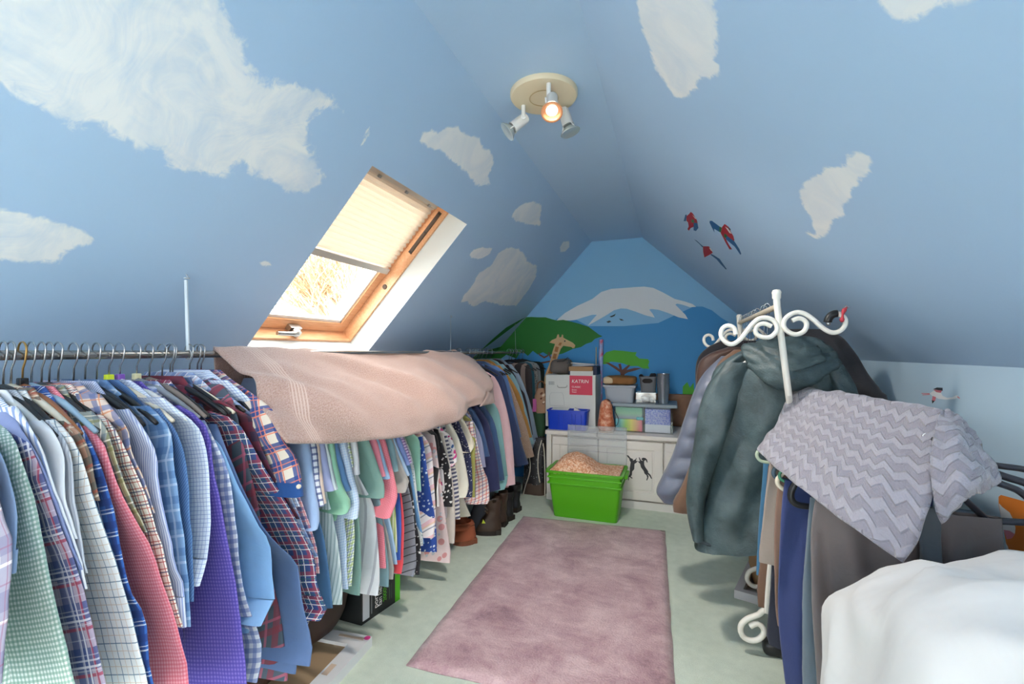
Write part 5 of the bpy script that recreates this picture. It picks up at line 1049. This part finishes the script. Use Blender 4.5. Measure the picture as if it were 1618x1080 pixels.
# ------------------------------------------------------------------ boots and shoes on the carpet
def boot(name, label, heel, toe, H, mat, solemat, wid=.045, laces=None, shaft=.055, slump=0):
    heel, toe = Vector(heel), Vector(toe); d = (toe-heel); L = d.length; ang = math.atan2(d.y, d.x)
    root = thing(name, label, 'boot', (heel.x, heel.y, 0), ang)
    R = []
    for z, a, b, w in ((.018, 0, L, wid), (.03, -.004, L+.004, wid*1.04), (.05, -.004, L*.99, wid*1.02), (.07, 0, L*.9, wid*.95), (.09, 0, L*.72, wid*.9), (.11, .0, L*.58, wid*.88), (.14, .0, shaft*2-.01, wid*.9), (H*.62+.03, -.005, shaft*2, wid*.95), (H*.8+.02, -.008, shaft*2+.004, wid), (H, -.010, shaft*2+.008, wid*1.05)):
        c = (a+b)/2; h = (b-a)/2; r = []
        for k in range(24):
            an = 2*math.pi*k/24; cs, sn = math.cos(an), math.sin(an)
            x = c+h*math.copysign(abs(cs)**.8, cs); tw_ = 1-.25*max(0, cs)**2 if z < .1 else 1
            y = w*tw_*math.copysign(abs(sn)**.8, sn)
            g_ = mnoise.noise(Vector((x*30, y*30, z*30)))*.004*(1 if z > .05 else .3)
            r.append(Vector((x+slump*max(0, z-.1)*1.2+g_, y+g_, z*(1-slump*.3)+g_*.6)))
        R.append(r)
    R2 = [cr([R[i][k] for i in range(len(R))], 22) for k in range(24)]
    rows = [[R2[k][i] for k in range(24)] for i in range(22)]
    rows += [[Vector((p.x*.9+rows[-1][0].x*0+.1*shaft, p.y*.9, p.z-.03)) for p in rows[-1]]]
    grid_mesh('upper', rows, mat, root, closed=True)
    MB().prism([(R[0][k].x*1.02-.003, R[0][k].y*1.08, 0) for k in range(24)], (0, 0, .024)).build('sole', solemat, root)
    MB().rbox((-.004, -wid*.9, 0), (L*.28, wid*.9, .03), .004).build('heel_block', solemat, root)
    if laces:
        for k in range(5):
            z_ = .085+k*(H-.11)/5; xx = L*(.72-.0) if k == 0 else shaft*2+.002
            xx = (L*.62, L*.5, shaft*2.02, shaft*2.02, shaft*2.04)[k]
            MB().tube([(xx-.012, -wid*.6, z_), (xx+.006, 0, z_+.006), (xx-.012, wid*.6, z_)], .002, 5).build('lace', laces, root)
    return root
BLEA = plain('dark brown leather', '3E2F26', .45, .25, 14); DSOL = plain('dark rubber sole', '241D19', .7); RUST = plain('rust suede', '9A5236', .9, .12, 14)
b1 = boot('ankle_boot', 'dark brown lace up leather boot with a yellow tag', atZ(791, 842, 0), atZ(748, 842, 0), .205, BLEA, DSOL, .038, plain('brown lace', '8A7560', .8), .042)
MB().prism([(.085, .044, .075), (.105, .044, .075), (.098, .044, .097)], (0, .003, 0)).build('yellow_tag', plain('fluorescent yellow', 'D8E83C', .5), b1)
boot('ankle_boot', 'second dark brown leather boot behind the tagged one', atZ(800, 830, 0), atZ(768, 826, 0), .205, BLEA, DSOL, .038, plain('brown lace', '8A7560', .8), .042)
BLK2 = plain('black leather', '1E2024', .5, .2, 12)
boot('ankle_boot', 'black leather boot nearest the brown pair', atZ(808, 822, 0), atZ(786, 815, 0), .18, BLK2, DSOL, .038, None, .04)
boot('ankle_boot', 'black leather boot furthest from the rug', atZ(820, 808, 0), atZ(797, 803, 0), .18, BLK2, DSOL, .038, None, .04)
boot('suede_boot', 'rust brown suede boot slumped beside the tunics', atZ(750, 853, 0), atZ(714, 858, 0), .13, RUST, plain('rust sole', '7A4630', .8), .055, None, .07, .5)
boot('suede_boot', 'rust brown suede boot mostly hidden behind its twin', atZ(738, 842, 0), atZ(704, 846, 0), .13, RUST, plain('rust sole', '7A4630', .8), .055, None, .07, .5)
s_ = [atZ(738, 834, .05), atZ(752, 826, .06)]
tb_ = MB().tube(cr([atY(737, 832, 2.35), atY(748, 824, 2.4), atY(758, 808, 2.45), atY(764, 790, 2.48), atY(768, 770, 2.5)], 14), [.03, .035, .038, .04, .042, .044, .046, .048, .05, .052, .053, .054, .055, .055], 14).build('tall_boot', plain('charcoal suede', '3A3C42', .9, .1, 12), None, True); tag(tb_, 'charcoal tall boot shaft leaning between the rust and brown boots', 'boot')
# ------------------------------------------------------------------ black fan heater carton
ka, kb, kc = atZ(571, 988, 0), atZ(632, 946, 0), atZ(538, 979, 0)
kd = (kb-ka); kw = (kc-ka).normalized()*.2; hz = .17
bxo = thing('heater_carton', 'black fan heater carton with a lime green end under the shirts', 'box')
BB = plain('black printed carton', '24282A', .55); LG = plain('lime carton print', '5CC21E', .55)
P = [ka, ka+kd*.86, ka+kd*.86+kw, ka+kw]
MB().prism(P, (0, 0, hz)).build('box_body', BB, bxo)
P = [ka+kd*.86, kb, kb+kw, ka+kd*.86+kw]; MB().prism(P, (0, 0, hz)).build('green_end', LG, bxo)
nrm = Vector((kd.y, -kd.x, 0)).normalized()
def onbox(u0, u1, z0, z1, mat, nm):
    a, b = ka+kd*u0+nrm*.0008, ka+kd*u1+nrm*.0008
    MB().prism([Vector((a.x, a.y, z0)), Vector((b.x, b.y, z0)), Vector((b.x, b.y, z1)), Vector((a.x, a.y, z1))], -nrm*.0006).build(nm, mat, bxo)
onbox(.03, .19, .012, hz-.01, plain('white sticker', 'D4D4DA', .6), 'sticker')
def btext(s, u_, z_, size, mat):
    cu = bpy.data.curves.new('lettering', 'FONT'); cu.body = s; cu.size = size; cu.extrude = .0002; cu.materials.append(mat)
    o = bpy.data.objects.new('lettering', cu); COL.objects.link(o); o.parent = bxo
    p = ka+kd*u_+nrm*.001; e = kd.normalized()
    M_ = Matrix((Vector((0, 0, 1)), -e, nrm)).transposed().to_4x4()                      # reads upwards
    o.matrix_local = Matrix.Translation((p.x, p.y, z_)) @ M_; meshed(o)
btext('portable', .40, .03, .032, INKW); btext('fan heater', .50, .03, .030, INKW); btext('2000W', .62, .035, .026, LG)
onbox(.235, .255, .02, .13, plain('grey print', '8A8C8C', .6), 'printed_line'); onbox(.70, .705, .03, .09, plain('green grey print', '5A7A56', .6), 'printed_line'); onbox(.76, .765, .03, .09, plain('green grey print', '5A7A56', .6), 'printed_line')
# ------------------------------------------------------------------ white picture frame face down on the carpet
fh = .034
fa, fb, fc = atZ(588, 1005, fh), atZ(532, 995, fh), atZ(541, 1062, fh); eu = (fb-fa).normalized(); ev = (fc-fa).normalized()
ev = (ev-eu*ev.dot(eu)).normalized(); FW = plain('white gloss frame', 'DADDE0', .4, .05, 7); wdt, Lu, Lv = .058, .5, .7
fr_ = thing('picture_frame', 'white picture frame lying face down under the shirts', 'picture frame')
def fpiece(u0, u1, v0, v1, z0, z1, mat, nm):
    P = [fa+eu*u+ev*v for u, v in ((u0, v0), (u1, v0), (u1, v1), (u0, v1))]; o = MB().prism([Vector((p.x, p.y, z0)) for p in P], (0, 0, z1-z0)).build(nm, mat, fr_); return o
fpiece(0, Lu, 0, wdt, 0, fh, FW, 'frame_side'); fpiece(0, wdt, wdt, Lv, 0, fh, FW, 'frame_side'); fpiece(Lu-wdt, Lu, wdt, Lv, 0, fh, FW, 'frame_side'); fpiece(wdt, Lu-wdt, Lv-wdt, Lv, 0, fh, FW, 'frame_side')
fpiece(wdt, Lu-wdt, wdt, Lv-wdt, .006, .022, plain('brown backing board', '9A8468', .8, .08, 5), 'backing_board')
for (u_, v_, du, dv) in ((.02, .015, .1, .012), (.03, .16, .02, .05)): fpiece(u_, u_+du, v_, v_+dv, fh, fh+.0008, plain('old tape', 'CDB8A4', .7), 'tape')
p = fa+eu*.012+ev*.012; MB().lathe([(0, 0), (.011, 0), (.011, .001), (0, .001)], 14, (p.x, p.y, fh)).build('pink_sticker', plain('pink sticker', 'D8408C', .5), fr_)
# ------------------------------------------------------------------ dark leather holdall below the near shirts
o = cushion('leather_holdall', (-1.50, .92, .036), (-1.12, 1.43, .27), plain('dark brown hide', '3A2620', .55, .25, 9), None, .02, 11, .45, 22, 9); tag(o, 'dark brown leather holdall under the long shirts', 'bag')
MB().tube(cr([Vector((-1.13, 1.05, .2)), Vector((-1.10, 1.1, .24)), Vector((-1.095, 1.25, .25)), Vector((-1.13, 1.32, .2))], 14), .008, 8).build('handle', plain('dark brown hide', '3A2620', .55), o, True)
# ------------------------------------------------------------------ white scrolled coat rack
YR0, YR1 = 1.60, 2.45
RXr, RZr = atY(1228, 484, YR0).x, atY(1228, 484, YR0).z
IRON = plain('white painted iron', 'E9E6DC', .35)
rk = thing('coat_rack', 'white wrought iron coat rack with scrolled ends', 'coat rack')
fin = atY(1227, 468, YR0)
bx_, by_ = .44, 1.84
MB().tube([fin, atY(1228, 484, YR0), atY(1238, 560, 1.625), atY(1246, 622, 1.65), atY(1250, 655, 1.78), Vector((bx_, by_, .04))], .0098, 14).build('post', IRON, rk, True, 40)
MB().lathe([(0, .022), (.010, .020), (.014, .012), (.0125, .006), (.0125, -.004), (.0115, -.008)], 16, fin).build('finial', IRON, rk, True, 40)
back = Vector((RXr, YR1, RZr+.02)); MB().tube([back, Vector((RXr, YR1, RZr)), Vector((.47, 2.46, .04))], .0115, 12).build('post', IRON, rk, True, 40)
MB().lathe([(0, .022), (.010, .020), (.014, .012), (.0125, .006), (.0125, -.004), (.0115, -.008)], 16, back).build('finial', IRON, rk, True, 40)
MB().tube([(RXr, YR0, RZr), (RXr, YR1, RZr)], .009, 12).build('hanging_bar', plain('cream bar', 'D8CDB4', .4), rk, True, 40)
S8 = lambda L: [(1100+x*.1545, 460+y*.1545) for x, y in L]
sl_ = S8([(770, 358), (700, 330), (640, 340), (605, 390), (620, 440), (690, 470), (760, 465), (815, 420), (825, 360), (790, 300), (720, 270), (640, 280), (570, 340), (500, 430), (440, 500), (370, 540), (300, 520), (255, 450), (270, 380), (330, 350), (390, 380), (405, 440)])
sr_ = S8([(980, 300), (1050, 275), (1110, 300), (1130, 350), (1100, 410), (1030, 440), (960, 425), (900, 370), (900, 300), (950, 245), (1030, 215), (1110, 230), (1200, 290), (1290, 370), (1380, 420), (1460, 410), (1520, 350), (1520, 280), (1470, 235), (1440, 228)])
for L in (sl_, sr_):
    P3 = [atY(x, y, YR0) for x, y in L]
    MB().tube(cr(P3, 70), .0072, 10).build('scroll', IRON, rk, True, 60)
    Q3 = [Vector((p.x, YR1+.005, p.z)) for p in P3]; MB().tube(cr(Q3, 60), .0072, 8).build('scroll', IRON, rk, True, 60)
S5 = lambda L: [(1140+x*.1943, 850+y*.1943) for x, y in L]
MB().tube(cr([Vector((bx_, by_, .10))]+[atY(x, y, 1.76) for x, y in S5([(385, 585), (300, 620), (200, 660), (155, 720), (170, 790), (230, 828), (300, 820), (345, 770), (330, 715), (285, 690), (232, 715)])], 50), .0095, 10).build('foot_scroll', IRON, rk, True, 60)
MB().tube(cr([Vector((.47, 2.3, .10))]+[atY(x, y, 2.2) for x, y in S5([(340, 235), (275, 248), (225, 272), (208, 325), (232, 372), (290, 396), (330, 380)])], 36), .0095, 10).build('foot_scroll', IRON, rk, True, 60)
MB().tube([(.44, 1.84, .05), (.47, 2.46, .05)], .009, 8).build('foot_bar', IRON, rk, True)
hs = [atY(x, y, YR0-.002) for x, y in S8([(1445, 228), (1410, 232), (1375, 252), (1352, 285), (1345, 315)])]
hk = thing('umbrella_handle', 'black curved handle hooked over the rack scroll', 'handle strap')
MB().tube(cr(hs, 16), .011, 10).build('grip', plain('black rubber', '17181A', .4), hk, True)
MB().tube([hs[-1], atY(1310, 513, YR0)], .006, 8).build('end_pin', CHR, hk, True)
rt = thing('red_tag', 'small red tag tied to the rack scroll', 'tag')
MB().tube(cr([atY(x, y, YR0-.014) for x, y in S8([(1540, 165), (1515, 190), (1500, 230), (1492, 290), (1475, 300)])], 12), [.002, .004, .006, .006, .005, .004, .003, .003, .004, .006, .007, .006], 8).build('ribbon', plain('red ribbon', 'C03A48', .5), rt, True)
MB().tube([atY(x, y, YR0-.014) for x, y in S8([(1510, 175), (1535, 150), (1560, 165)])], .003, 6).build('clip', CHR, rt)
# ------------------------------------------------------------------ coats on the rack
def rows_at(L, Y):
    """L: (left px, right px, y px, half thickness)"""
    return [(atY(r_, y, Y), atY(l_, y, Y), tk) for l_, r_, y, tk in L]
def smooth_rows(L, n):
    A = cr([Vector((l_, r_, y)) for l_, r_, y, tk in L], n); T = cr([Vector((tk, 0, y)) for l_, r_, y, tk in L], n)
    return [(a.x, a.y, a.z, b.x) for a, b in zip(A, T)]
def coat(name, label, cat, mat, Y, body, sleeves=(), amp=.012, quilt=None, sY=None, group='coats on the white rack'):
    GN[0] += 1
    root = thing(name, label, cat, (0, 0, 0), 0, group)
    loft('body', rows_at(smooth_rows(body, 60 if quilt else 34), Y), mat, root, GN[0]*1.3, amp, 56, quilt=quilt, wr=.002 if quilt else .009)
    for s in sleeves: loft('sleeve', rows_at(smooth_rows(s, 64 if quilt else 34), Y-.03 if sY is None else sY), mat, root, GN[0]*1.3+4, amp*.8, 34, quilt=quilt, wr=.002 if quilt else .009)
    return root
t = NT('grey green waxed cotton', '4A5C5E', .5); n1 = t.noise(7, 5, t.coord('UV'), .6); n2 = t.noise(170, 3, t.coord('UV'))
t.base(t.ramp(n1.outputs[0], (.35, '2C3C3F'), (.65, '506266'))); t.bump(t.math('ADD', n2.outputs[0], t.math('MULTIPLY', t.noise(16, 4, t.coord('UV'), .55, 1.5).outputs[0], 2.)), .22, .008); PARKA = t.m
pk = coat('parka', 'grey green hooded parka hanging at the front of the white rack', 'coat', PARKA, 1.80,
     [(1190, 1275, 545, .03), (1150, 1305, 566, .05), (1125, 1328, 592, .06), (1126, 1336, 640, .065), (1132, 1340, 700, .07), (1120, 1340, 760, .075), (1106, 1340, 820, .08), (1097, 1340, 862, .08)],
     [[(1145, 1190, 572, .03), (1118, 1172, 610, .045), (1104, 1160, 650, .05), (1096, 1140, 705, .05), (1086, 1122, 760, .048), (1085, 1112, 805, .045), (1094, 1112, 848, .04)], [(1300, 1330, 575, .03), (1310, 1350, 610, .045), (1318, 1362, 660, .05), (1325, 1372, 720, .05), (1330, 1376, 800, .045)]], .016)
def hnet(rows_, n, m, mat, parent, nm, solid=.006, wr=.006, seed=2): return net(nm, [[atY(x, y, Y) for x, y, Y in r] for r in rows_], n, m, mat, parent, solid, wr, seed, (5, 6))
hnet([[(1196, 540, 1.80), (1225, 534, 1.79), (1255, 532, 1.79), (1290, 534, 1.80)],
      [(1172, 548, 1.77), (1215, 556, 1.72), (1265, 556, 1.72), (1312, 548, 1.77)],
      [(1178, 570, 1.75), (1218, 580, 1.69), (1270, 580, 1.69), (1324, 562, 1.75)],
      [(1188, 582, 1.745), (1225, 602, 1.675), (1272, 600, 1.675), (1330, 572, 1.75)],
      [(1196, 590, 1.74), (1232, 614, 1.69), (1276, 608, 1.69), (1328, 576, 1.745)],
      [(1204, 590, 1.755), (1236, 606, 1.715), (1276, 602, 1.715), (1320, 574, 1.755)]], 26, 30, PARKA, pk, 'hood', .008, .012, 4)
hnet([[(1204, 545, 1.74), (1225, 550, 1.715), (1260, 552, 1.71), (1292, 545, 1.73)], [(1212, 566, 1.72), (1232, 574, 1.692), (1264, 572, 1.69), (1300, 560, 1.72)], [(1222, 580, 1.70), (1240, 588, 1.678), (1268, 584, 1.678), (1306, 568, 1.71)]], 12, 18, PARKA, pk, 'hood_fold', .01, .008, 8)
MB().tube(cr([atY(x, y, 1.735) for x, y in ((1098, 852), (1120, 860), (1150, 865), (1190, 867), (1240, 868))], 20), .006, 6).build('hem_piping', plain('dark hem', '26343C', .6), pk, True)
PUF = cloth('grey blue quilted nylon', '626A7C', rough=.42, weave=.1)
pj = coat('quilted_jacket', 'grey blue quilted puffer jacket behind the brown coat', 'jacket', PUF, 2.10,
     [(1155, 1240, 556, .03), (1128, 1250, 580, .05), (1118, 1260, 640, .06), (1112, 1260, 720, .06), (1105, 1260, 775, .06)],
     [[(1140, 1180, 562, .02), (1112, 1160, 590, .04), (1096, 1145, 620, .05), (1080, 1128, 665, .052), (1062, 1112, 720, .052), (1045, 1100, 755, .05), (1037, 1095, 775, .05), (1048, 1088, 791, .03)]], .004, (.085, .016))
coat('brown_coat', 'brown suede coat between the puffer jacket and the parka', 'coat', cloth('brown suede', '6B5140', mottle=.2), 1.95,
     [(1160, 1240, 552, .03), (1132, 1250, 578, .045), (1118, 1260, 640, .05), (1098, 1260, 710, .05), (1078, 1260, 765, .05), (1064, 1260, 790, .05), (1064, 1250, 806, .04)], (), .01)
coat('leather_jacket', 'dark brown leather jacket at the far end of the rack', 'jacket', cloth('dark brown leather cloth', '4A342C', rough=.5), 2.25,
     [(1150, 1215, 548, .03), (1118, 1230, 560, .045), (1102, 1245, 580, .05), (1100, 1250, 640, .05), (1104, 1250, 780, .05)], (), .008)
coat('black_jacket', 'black wool jacket peeping out at the far left of the rack', 'jacket', cloth('black wool', '232329'), 2.38,
     [(1140, 1200, 538, .03), (1116, 1220, 550, .045), (1100, 1235, 575, .05), (1100, 1240, 640, .05), (1104, 1240, 770, .05)], (), .008)
coat('dark_coat', 'black crinkled coat with its shoulder towards the knee wall', 'coat', cloth('black crinkle', '2B2A2E', rough=.6, weave=.5), 2.02,
     [(1225, 1300, 520, .03), (1215, 1330, 534, .045), (1212, 1352, 560, .055), (1212, 1372, 595, .06), (1212, 1390, 618, .06), (1212, 1400, 640, .055), (1212, 1400, 780, .05)], (), .014)
for k, yy in enumerate((1.76, 1.82, 1.95, 2.02, 2.10, 2.17, 2.25, 2.32, 2.38)):
    o = copy_tree(hanger_proto('white', .085)) if k else hanger_proto('white', .085)
    o.location = (RXr, yy, RZr+.0045); o.scale = (.62, 1, 1); o.rotation_euler = (0, 0, .05*(k % 3-1)); o['group'] = 'hangers on the white rack'
    o['label'] = {0: 'white hanger holding the hooded parka', 2: 'white hanger holding the brown suede coat', 3: 'white hanger holding the black crinkled coat', 4: 'white hanger holding the grey blue quilted jacket', 6: 'white hanger holding the dark brown leather jacket', 8: 'white hanger holding the black wool jacket'}.get(k, 'spare white hanger crowded between coats on the white rack')
    if 'proto' in o: del o['proto']
# ------------------------------------------------------------------ things on the floor below the coats
fh2 = .035
qa, qb, qc = atZ(1160, 944, 0), atZ(1208, 964, 0), atZ(1147, 892, 0); e1 = Vector((.955, -.296, 0)); e2 = Vector((.296, .955, 0))
tr2 = thing('canvas_frame', 'pale grey box canvas lying on the carpet under the parka', 'picture')
CAN = plain('pale grey canvas', 'BEBDBF', .7, .03, 5)
def cpiece(u0, u1, v0, v1, z0, z1, mat, nm):
    P = [qa+e1*u+e2*v for u, v in ((u0, v0), (u1, v0), (u1, v1), (u0, v1))]; MB().prism([Vector((p.x, p.y, z0)) for p in P], (0, 0, z1-z0)).build(nm, mat, tr2)
for a in ((0, .4, 0, .03), (0, .03, .03, .35), (.37, .4, .03, .35), (.03, .37, .32, .35)): cpiece(*a, 0, fh2, CAN, 'stretcher')
cpiece(.03, .37, .03, .32, .0, .006, plain('grey canvas back', '9A9894', .8), 'canvas_back')
bp = atZ(1185, 905, 0); cbx = MB().rbox((bp.x, 2.15, .0), (bp.x+.28, 2.45, .17), .004).build('cardboard_box', plain('kraft carton', '9C7A52', .8, .08, 6)); tag(cbx, 'brown cardboard box on the carpet under the coats', 'box')
MB().box((bp.x+.1, 2.148, .0), (bp.x+.14, 2.2, .171)).build('tape', plain('pale tape', 'B9A27C', .5), cbx)
# ------------------------------------------------------------------ black trouser rack near the camera
tr3 = thing('trouser_rack', 'low black metal rack crowded with trousers', 'clothes rail')
BM = plain('black satin metal', '202124', .4)
tX, tZ = .50, .87
MB().tube([(tX, 1.12, tZ), (tX, 1.80, tZ)], .010, 12).build('bar', BM, tr3, True, 40)
for yy in (1.27, 1.79):
    MB().tube([(tX, yy, tZ+.012), (tX, yy, .03)], .011, 10).build('post', BM, tr3, True, 40)
    fo_ = MB().rbox((.33, yy-.018, .012), (.72, yy+.018, .044), .01).build('foot', BM, tr3)
    MB().rbox((.295, yy-.026, .0), (.36, yy+.026, .052), .018, 3).build('foot_cap', BM, fo_, True)
    MB().rbox((.69, yy-.026, .0), (.75, yy+.026, .052), .018, 3).build('foot_cap', BM, fo_, True)
def trousers(label, mat, Y, left, right, amp=.008, tk=.014, group='trousers on the black rack', hook='black'):
    GN[0] += 1
    root = thing('trousers', label, 'trousers', (0, 0, 0), 0, group)
    n = 22
    Lp = cr([Vector((x, y, 0)) for x, y in left], n); rw = []
    for i, p in enumerate(Lp):
        I = atY(p.x, p.y, Y); 
        if isinstance(right, (int, float)): O = Vector((I.x+right, Y+.01, I.z))
        else:
            ys = [q_[1] for q_ in right]; xs_ = [q_[0] for q_ in right]; y = p.y
            for k in range(len(ys)-1):
                if ys[k] <= y <= ys[k+1] or k == len(ys)-2: x = xs_[k]+(xs_[k+1]-xs_[k])*min(1.5, max(0, (y-ys[k])/(ys[k+1]-ys[k]))); break
            O = atY(x, y, Y); O.z = I.z
        rw.append((O, I, tk*(.7+.3*min(1, i/4))))
    loft('legs', rw, mat, root, GN[0]*1.9, amp*1.6, 64, kf=1.9, wr=.004)
    return root
trousers('tan cotton shorts at the far end of the black rack', cloth('tan cotton', '9C8F86'), 1.55, [(1216, 728), (1210, 770), (1204, 830), (1200, 868), (1200, 888)], .36)
trousers('dark brown trousers behind the tan shorts', cloth('dark brown cotton', '6E5444'), 1.66, [(1214, 735), (1208, 800), (1202, 880), (1197, 930), (1198, 958)], .36)
trousers('blue jeans showing as a thin strip beside the parka', cloth('bright denim', '3E7296'), 1.72, [(1206, 730), (1201, 800), (1196, 870), (1194, 905)], .36)
trousers('off white trousers hanging below the tan shorts', cloth('off white cotton', 'D6D2C8'), 1.61, [(1226, 735), (1220, 800), (1212, 880), (1208, 940), (1207, 966)], .36)
trousers('chocolate brown trousers next to the navy pair', cloth('chocolate cotton', '84685A'), 1.51, [(1232, 742), (1226, 800), (1223, 880), (1224, 950), (1228, 986)], .34)
trousers('black jeans with low hanging hem', cloth('black denim', '262A3A'), 1.55, [(1228, 742), (1222, 820), (1218, 930), (1212, 1000), (1216, 1018)], .34)
trousers('navy blue chino trousers', cloth('navy chino', '323F70'), 1.42, [(1240, 758), (1234, 800), (1231, 850), (1230, 930), (1233, 1000), (1242, 1080), (1246, 1110)], .33, .012)
trousers('slate grey blue trousers as a narrow strip', cloth('slate wool', '6A7884'), 1.30, [(1280, 785), (1276, 830), (1270, 900), (1266, 960), (1268, 1080), (1270, 1140)], .32)
trousers('taupe grey suit trousers, the widest pair nearest the white duvet', cloth('taupe suiting', '6C6464'), 1.19, [(1288, 790), (1283, 830), (1281, 880), (1281, 960), (1288, 1060), (1295, 1200)], [(1578, 740), (1584, 820), (1592, 890), (1600, 1000), (1610, 1300)], .018, .02)
trousers('dark grey jeans peeping out below the grey towel', cloth('grey denim', '565E66', mottle=.25), 1.15, [(1452, 800), (1454, 840), (1456, 900), (1460, 1000)], [(1486, 790), (1487, 840), (1490, 900), (1496, 1000)], .004, .008)
def loop_hanger(label, mat, Y, L, r, kind='plastic hanger'):
    root = thing('trouser_hanger', label, 'hanger', (0, 0, 0), 0, 'hangers on the black rack')
    P3 = [atY(x, y, Y) for x, y in L]
    MB().tube(cr(P3, 26), r, 8).build('bar_loop', mat, root, True)
    yy = Y; MB().tube([Vector((tX-.012, yy, tZ-.006)), Vector((tX-.012, yy, tZ+.008)), Vector((tX, yy, tZ+.016)), Vector((tX+.012, yy, tZ+.006)), Vector((tX+.004, yy, tZ-.03)), Vector((tX, yy, tZ-.05))], .002, 6).build('hook', plain('hook steel', 'B8BABC', .25), root, True)
    MB().tube([Vector((tX, yy, tZ-.05)), P3[0]], r*.9, 8).build('shoulder', mat, root, True)
    return root
loop_hanger('pale green plastic trouser hanger at the towel corner', plain('pale green plastic', 'B9C8B0', .4), 1.60, [(1215, 706), (1203, 708), (1196, 716), (1198, 724), (1206, 729), (1230, 732)], .005)
loop_hanger('slate blue plastic trouser hanger loop', plain('slate blue plastic', '4C6272', .4), 1.50, [(1236, 730), (1226, 738), (1222, 746), (1226, 754), (1236, 757), (1260, 762)], .006)
loop_hanger('cream plastic trouser hanger end', plain('cream hanger plastic', 'E6DCC6', .45), 1.46, [(1236, 748), (1229, 756), (1229, 764), (1234, 770), (1242, 775)], .006)
loop_hanger('green plastic trouser hanger bar', plain('sea green plastic', '4E9A7C', .4), 1.44, [(1240, 740), (1232, 748), (1234, 757), (1246, 762), (1262, 764)], .004)
loop_hanger('thick black trouser hanger loop above the slate trousers', BM, 1.34, [(1262, 756), (1252, 772), (1250, 786), (1258, 796), (1278, 800), (1310, 803)], .008)
for lab, Y, L, r in (('uppermost black hanger arm reaching the knee wall', 1.24, [(1540, 722), (1566, 733), (1582, 736), (1618, 741), (1660, 752)], .0065), ('middle black hanger arm reaching the knee wall', 1.21, [(1545, 738), (1575, 748), (1592, 754), (1618, 762), (1650, 775)], .0075), ('lower curved black hanger arm by the orange mural', 1.17, [(1550, 752), (1575, 762), (1598, 770), (1612, 777), (1640, 800)], .0065), ('straight black hanger bar in front of the orange mural', 1.20, [(1560, 822), (1585, 823), (1618, 825), (1660, 826)], .007)):
    loop_hanger(lab, plain('dark grey hanger', '3A3A42', .4), Y, L, r)
# ------------------------------------------------------------------ grey chevron towel over the trouser rack
t = NT('grey chevron towel', 'A6A2AA', .95); t.b.inputs['Sheen Weight'].default_value = .4
uv = t.coord('UV'); sp = t.n('ShaderNodeSeparateXYZ', {0: uv})
per = .044
tri = t.math('ABSOLUTE', t.math('SUBTRACT', t.math('FRACT', t.math('MULTIPLY', sp.outputs[0], 1/per)), .5))
zz_ = t.math('FRACT', t.math('MULTIPLY', t.math('ADD', sp.outputs[1], t.math('MULTIPLY', tri, .036)), 1/.042))
band = t.n('ShaderNodeMapRange', {0: t.math('ABSOLUTE', t.math('SUBTRACT', zz_, .5)), 1: .2, 2: .3}, interpolation_type='SMOOTHSTEP').outputs[0]
nz = t.noise(240, 3, uv)
t.base(t.mix(t.math('ADD', t.math('MULTIPLY', band, .75), t.math('MULTIPLY', t.noise(60, 3, uv).outputs[0], .3)), '85828D', '9E9CA7'))
t.bump(t.math('ADD', t.math('MULTIPLY', band, 1.2), t.math('MULTIPLY', nz.outputs[0], .6)), .7, .006); CHEV = t.m
gt = hnet([[(1330, 640, 1.80), (1400, 655, 1.52), (1450, 668, 1.34), (1520, 690, 1.22)],
      [(1263, 609, 1.76), (1345, 624, 1.50), (1420, 638, 1.32), (1488, 648, 1.18)],
      [(1240, 645, 1.70), (1315, 662, 1.45), (1392, 684, 1.27), (1483, 705, 1.13)],
      [(1214, 685, 1.58), (1282, 716, 1.33), (1362, 755, 1.14), (1472, 780, 1.06)],
      [(1198, 707, 1.53), (1254, 752, 1.29), (1336, 810, 1.11), (1452, 846, 1.03)],
      [(1197, 711, 1.53), (1250, 758, 1.29), (1330, 819, 1.10), (1426, 888, 1.02)]], 50, 50, CHEV, None, 'chevron_towel', .007, .012, 6)
tag(gt, 'grey towel with a chevron weave thrown over the trouser rack', 'towel')
hnet([[(1484, 648, 1.18), (1500, 650, 1.19), (1512, 660, 1.21)], [(1474, 700, 1.10), (1518, 692, 1.10), (1545, 702, 1.15)], [(1472, 752, 1.065), (1525, 738, 1.05), (1574, 741, 1.11)], [(1478, 800, 1.055), (1530, 764, 1.03), (1574, 760, 1.10)], [(1488, 826, 1.055), (1520, 790, 1.05), (1562, 772, 1.10)]], 26, 20, CHEV, gt, 'folded_end', .008, .008, 9)
# ------------------------------------------------------------------ white duvet heap
t = NT('white cotton bedding', 'D4D4D2', .85); n1 = t.noise(7, 3, rough=.45); t.bump(n1.outputs[0], .35, .03); DUV = t.m
o = cushion('duvet', (.24, .36, 0), (.768, 1.13, .715), DUV, None, .05, 21, .68, 70, 5.0); tag(o, 'puffy white duvet heaped beside the trouser rack', 'duvet')
